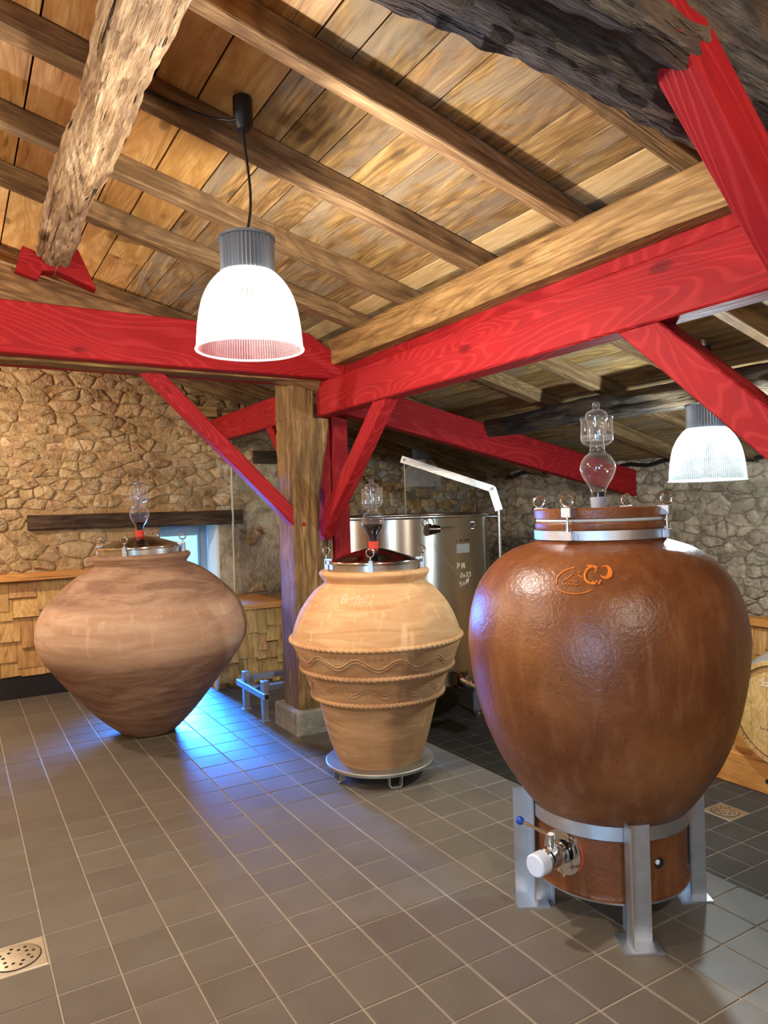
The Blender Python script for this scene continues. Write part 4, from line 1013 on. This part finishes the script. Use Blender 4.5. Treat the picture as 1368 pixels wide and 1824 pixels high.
# label plate
pa, pb = .455, .575
lab = mesh('label_plate', [ont(pa, 1.15, .003), ont(pb, 1.15, .003), ont(pb, 1.225, .003), ont(pa, 1.225, .003), ont(pa, 1.15, .009), ont(pb, 1.15, .009), ont(pb, 1.225, .009), ont(pa, 1.225, .009)], [(0, 1, 2, 3), (4, 7, 6, 5), (0, 4, 5, 1), (1, 5, 6, 2), (2, 6, 7, 3), (3, 7, 4, 0)], 'stripe', tk, True)
write('plate_writing', 'n 20-20H', lambda u, v: ont(.455+u, 1.245+v, .002), .024, .0016, 'ink', tk, .62)
write('chalk_writing', 'PN', lambda u, v: ont(.46+u, 1.02+v, .002), .05, .0026, 'chalk', tk, .8)
write('chalk_writing', '2x23', lambda u, v: ont(.485+u, .945+v, .002), .042, .0024, 'chalk', tk, .62)
write('chalk_writing', '1nV', lambda u, v: ont(.475+u, .865+v+u*.3, .002), .05, .0024, 'chalk', tk, .6)
tube('thin_hose', [ont(.09, 1.475, .02), ont(.16, 1.46, .03), ont(.2, 1.40, .03), ont(.235, 1.30, .03), ont(.29, 1.2, .025), ont(.36, 1.1, .02), ont(.42, 1.02, .018), ont(.5, .92, .016), ont(.58, .85, .016), ont(.66, .79, .016)], .0085, 'glass', tk, 8, local=True)
# outlet valve low on the tank
ov = thing('outlet_valve', (0, 0, 0), None, None); ov.parent = tk
def tkl(u, d, z): return rdir*u+fdir*d+Vector((0, 0, z-ZL))
bm = bmesh.new(); box_bm(bm, -.05, .05, -.05, .05, -.06, .06); bmesh.ops.bevel(bm, geom=bm.edges[:], offset=.012, segments=2, affect='EDGES')
bmesh.ops.transform(bm, matrix=Matrix.Translation(tkl(.44, -.72, .12)), verts=bm.verts); bm_obj('valve_block', bm, 'dome_steel', ov, True, 40)
cyl('valve_pipe', tkl(.46, -.74, .12), tkl(.57, -.80, .07), .04, 'chrome', ov, 20, True); cyl('valve_collar', tkl(.51, -.765, .095), tkl(.535, -.78, .085), .052, 'steel', ov, 20, True)
cyl('valve_lever', tkl(.5, -.76, .12), tkl(.5, -.79, .2), .009, 'chrome', ov, 10, True)
bm = bmesh.new(); box_bm(bm, -.09, .09, -.012, .012, -.14, .09); bmesh.ops.transform(bm, matrix=Matrix.Translation(tkl(.62, -.7, 0)), verts=bm.verts); bm_obj('guard_plate', bm, 'lamp_grey', ov, True)

# ------------------------------------------------------------------ steel barrel cradle by the post
cr = thing('barrel_cradle', (1.94, 5.3, 0), 'low welded steel barrel cradle behind the post footing', 'cradle')
yA, yB_ = 5.10, 5.50
beam('crossbar', (1.93, 5.0, .2), (1.93, 5.6, .2), .045, .045, 'galvanised', cr, bevel=.003)
box('tube_mouth', 1.915, 1.945, 4.996, 5.0, .185, .215, 'dark_cut', cr)
for y in (yA, yB_): 
    lg = beam('leg', (1.95, y, .006), (1.95, y, .185), .045, .045, 'galvanised', cr, up=(1, 0, 0), bevel=.003)
    box('foot_pad', 1.915, 1.985, y-.035, y+.035, 0, .006, 'galvanised', lg)
    box('post_stub', 1.925, 1.975, y-.04, y+.02, .222, .30, 'galvanised', cr, .003)
vs = []; fs = []
for i in range(17):
    y = yA-.02+.42*i/16; z = .285-.075*math.sin(math.pi*i/16)
    vs += [(1.925, y, z), (1.985, y, z), (1.925, y, z+.006), (1.985, y, z+.006)]
for i in range(16):
    a = i*4; fs += [(a, a+1, a+5, a+4), (a+2, a+6, a+7, a+3), (a, a+4, a+6, a+2), (a+1, a+3, a+7, a+5)]
mesh('curved_saddle', vs, fs, 'galvanised', cr, False, 40)
for y in (yA, yB_): beam('rail', (1.97, y, .245), (2.62, y, .245), .045, .045, 'galvanised', cr, bevel=.003)
for y in (yA, yB_): beam('leg', (2.58, y, .006), (2.58, y, .225), .045, .045, 'galvanised', cr, up=(1, 0, 0), bevel=.003)

# ------------------------------------------------------------------ barrel on its rack at the right edge
bx, by, bz = 4.45, 2.70, .165
bl = thing('wine_barrel', (bx, by, bz), 'light oak wine barrel lying on a timber rack at the right edge', 'barrel')
def xl(name, prof, mat, parent, n=72, sm=40):
    vs = []; fs = []
    for d, r in prof:
        for k in range(n):
            b = 2*math.pi*k/n; vs.append((d, math.cos(b)*r, math.sin(b)*r))
    for i in range(len(prof)-1):
        for k in range(n): fs.append((i*n+k, (i+1)*n+k, (i+1)*n+(k+1) % n, i*n+(k+1) % n))
    if prof[0][1] > 1e-4 and prof[0] != prof[-1]: fs.append(tuple(range(n)))
    if prof[-1][1] > 1e-4 and prof[0] != prof[-1]: fs.append(tuple(range(len(prof)*n-1, (len(prof)-1)*n-1, -1)))
    return mesh(name, vs, fs, mat, parent, True, sm)
rB = lambda x: .335+.085*(1-((x-.47)/.47)**2)
nst = 26
for k in range(nst):
    a0, a1 = 2*math.pi*k/nst+.004, 2*math.pi*(k+1)/nst-.004; vs = []; fs = []
    xsb = [0, .02, .1, .22, .35, .47, .6, .72, .84, .92, .94]
    for x in xsb:
        for a in (a0, (a0+a1)/2, a1):
            for rr in (rB(x), rB(x)-.025): vs.append((x, math.cos(a)*rr, math.sin(a)*rr))
    for i in range(len(xsb)-1):
        b = i*6; fs += [(b, b+6, b+8, b+2), (b+2, b+8, b+10, b+4), (b+1, b+3, b+9, b+7), (b+3, b+5, b+11, b+9), (b, b+1, b+7, b+6), (b+4, b+10, b+11, b+5)]
    fs += [(0, 2, 3, 1), (2, 4, 5, 3)]; e = (len(xsb)-1)*6; fs += [(e, e+1, e+3, e+2), (e+2, e+3, e+5, e+4)]
    mesh('stave', vs, fs, 'barrel', bl, True, 40)
hw = .62/6
for k in range(6):
    y0, y1 = -.31+k*hw+.001, -.31+(k+1)*hw-.001; seg = []
    rh = .313
    for i in range(9):
        y = y0+(y1-y0)*i/8; seg.append((y, math.sqrt(max(0, rh*rh-y*y))))
    poly = [(y, z) for y, z in seg]+[(y, -z) for y, z in seg[::-1]]
    prism('head_board', poly, (.03, 0, 0), (0, 1, 0), (0, 0, 1), .02, 'barrel', bl, 0, True)
for x, wd in ((.012, .04), (.07, .035), (.17, .04), (.30, .04), (.62, .04), (.75, .04), (.86, .04)):
    xl('hoop', [(x, rB(x)+.0005), (x, rB(x)+.003), (x+wd, rB(x+wd)+.003), (x+wd, rB(x+wd)+.0005), (x, rB(x)+.0005)], 'stripe', bl)
write('chalk_writing', 'Sau', lambda u, v: Vector((.027, .135-u, .155+v)), .05, .0025, 'chalk', bl, .62)
write('stamped_writing', '1n-nn', lambda u, v: Vector((.028, .15-u, -.13+v)), .022, .0014, 'ink', bl, .7)
rk = thing('barrel_rack', (4.6, 2.6, ZL), 'honey coloured timber rack beam under the barrel', 'rack')
beam('front_beam', (4.585, 3.55, ZL+.11), (4.585, .6, ZL+.11), .14, .22, 'ledge', rk, bevel=.008)
beam('rear_beam', (5.2, 3.55, ZL+.11), (5.2, .6, ZL+.11), .14, .22, 'ledge', rk, bevel=.008)
for x in (4.585, 5.2):
    for s in (-1, 1): beam('wedge', (x-.06, by+s*.2, ZL+.265), (x+.06, by+s*.2, ZL+.265), .09, .10, 'ledge', rk)
cyl('bolt_hole', (4.512, 2.83, ZL+.09), (4.52, 2.83, ZL+.09), .016, 'dark_cut', rk, 14)
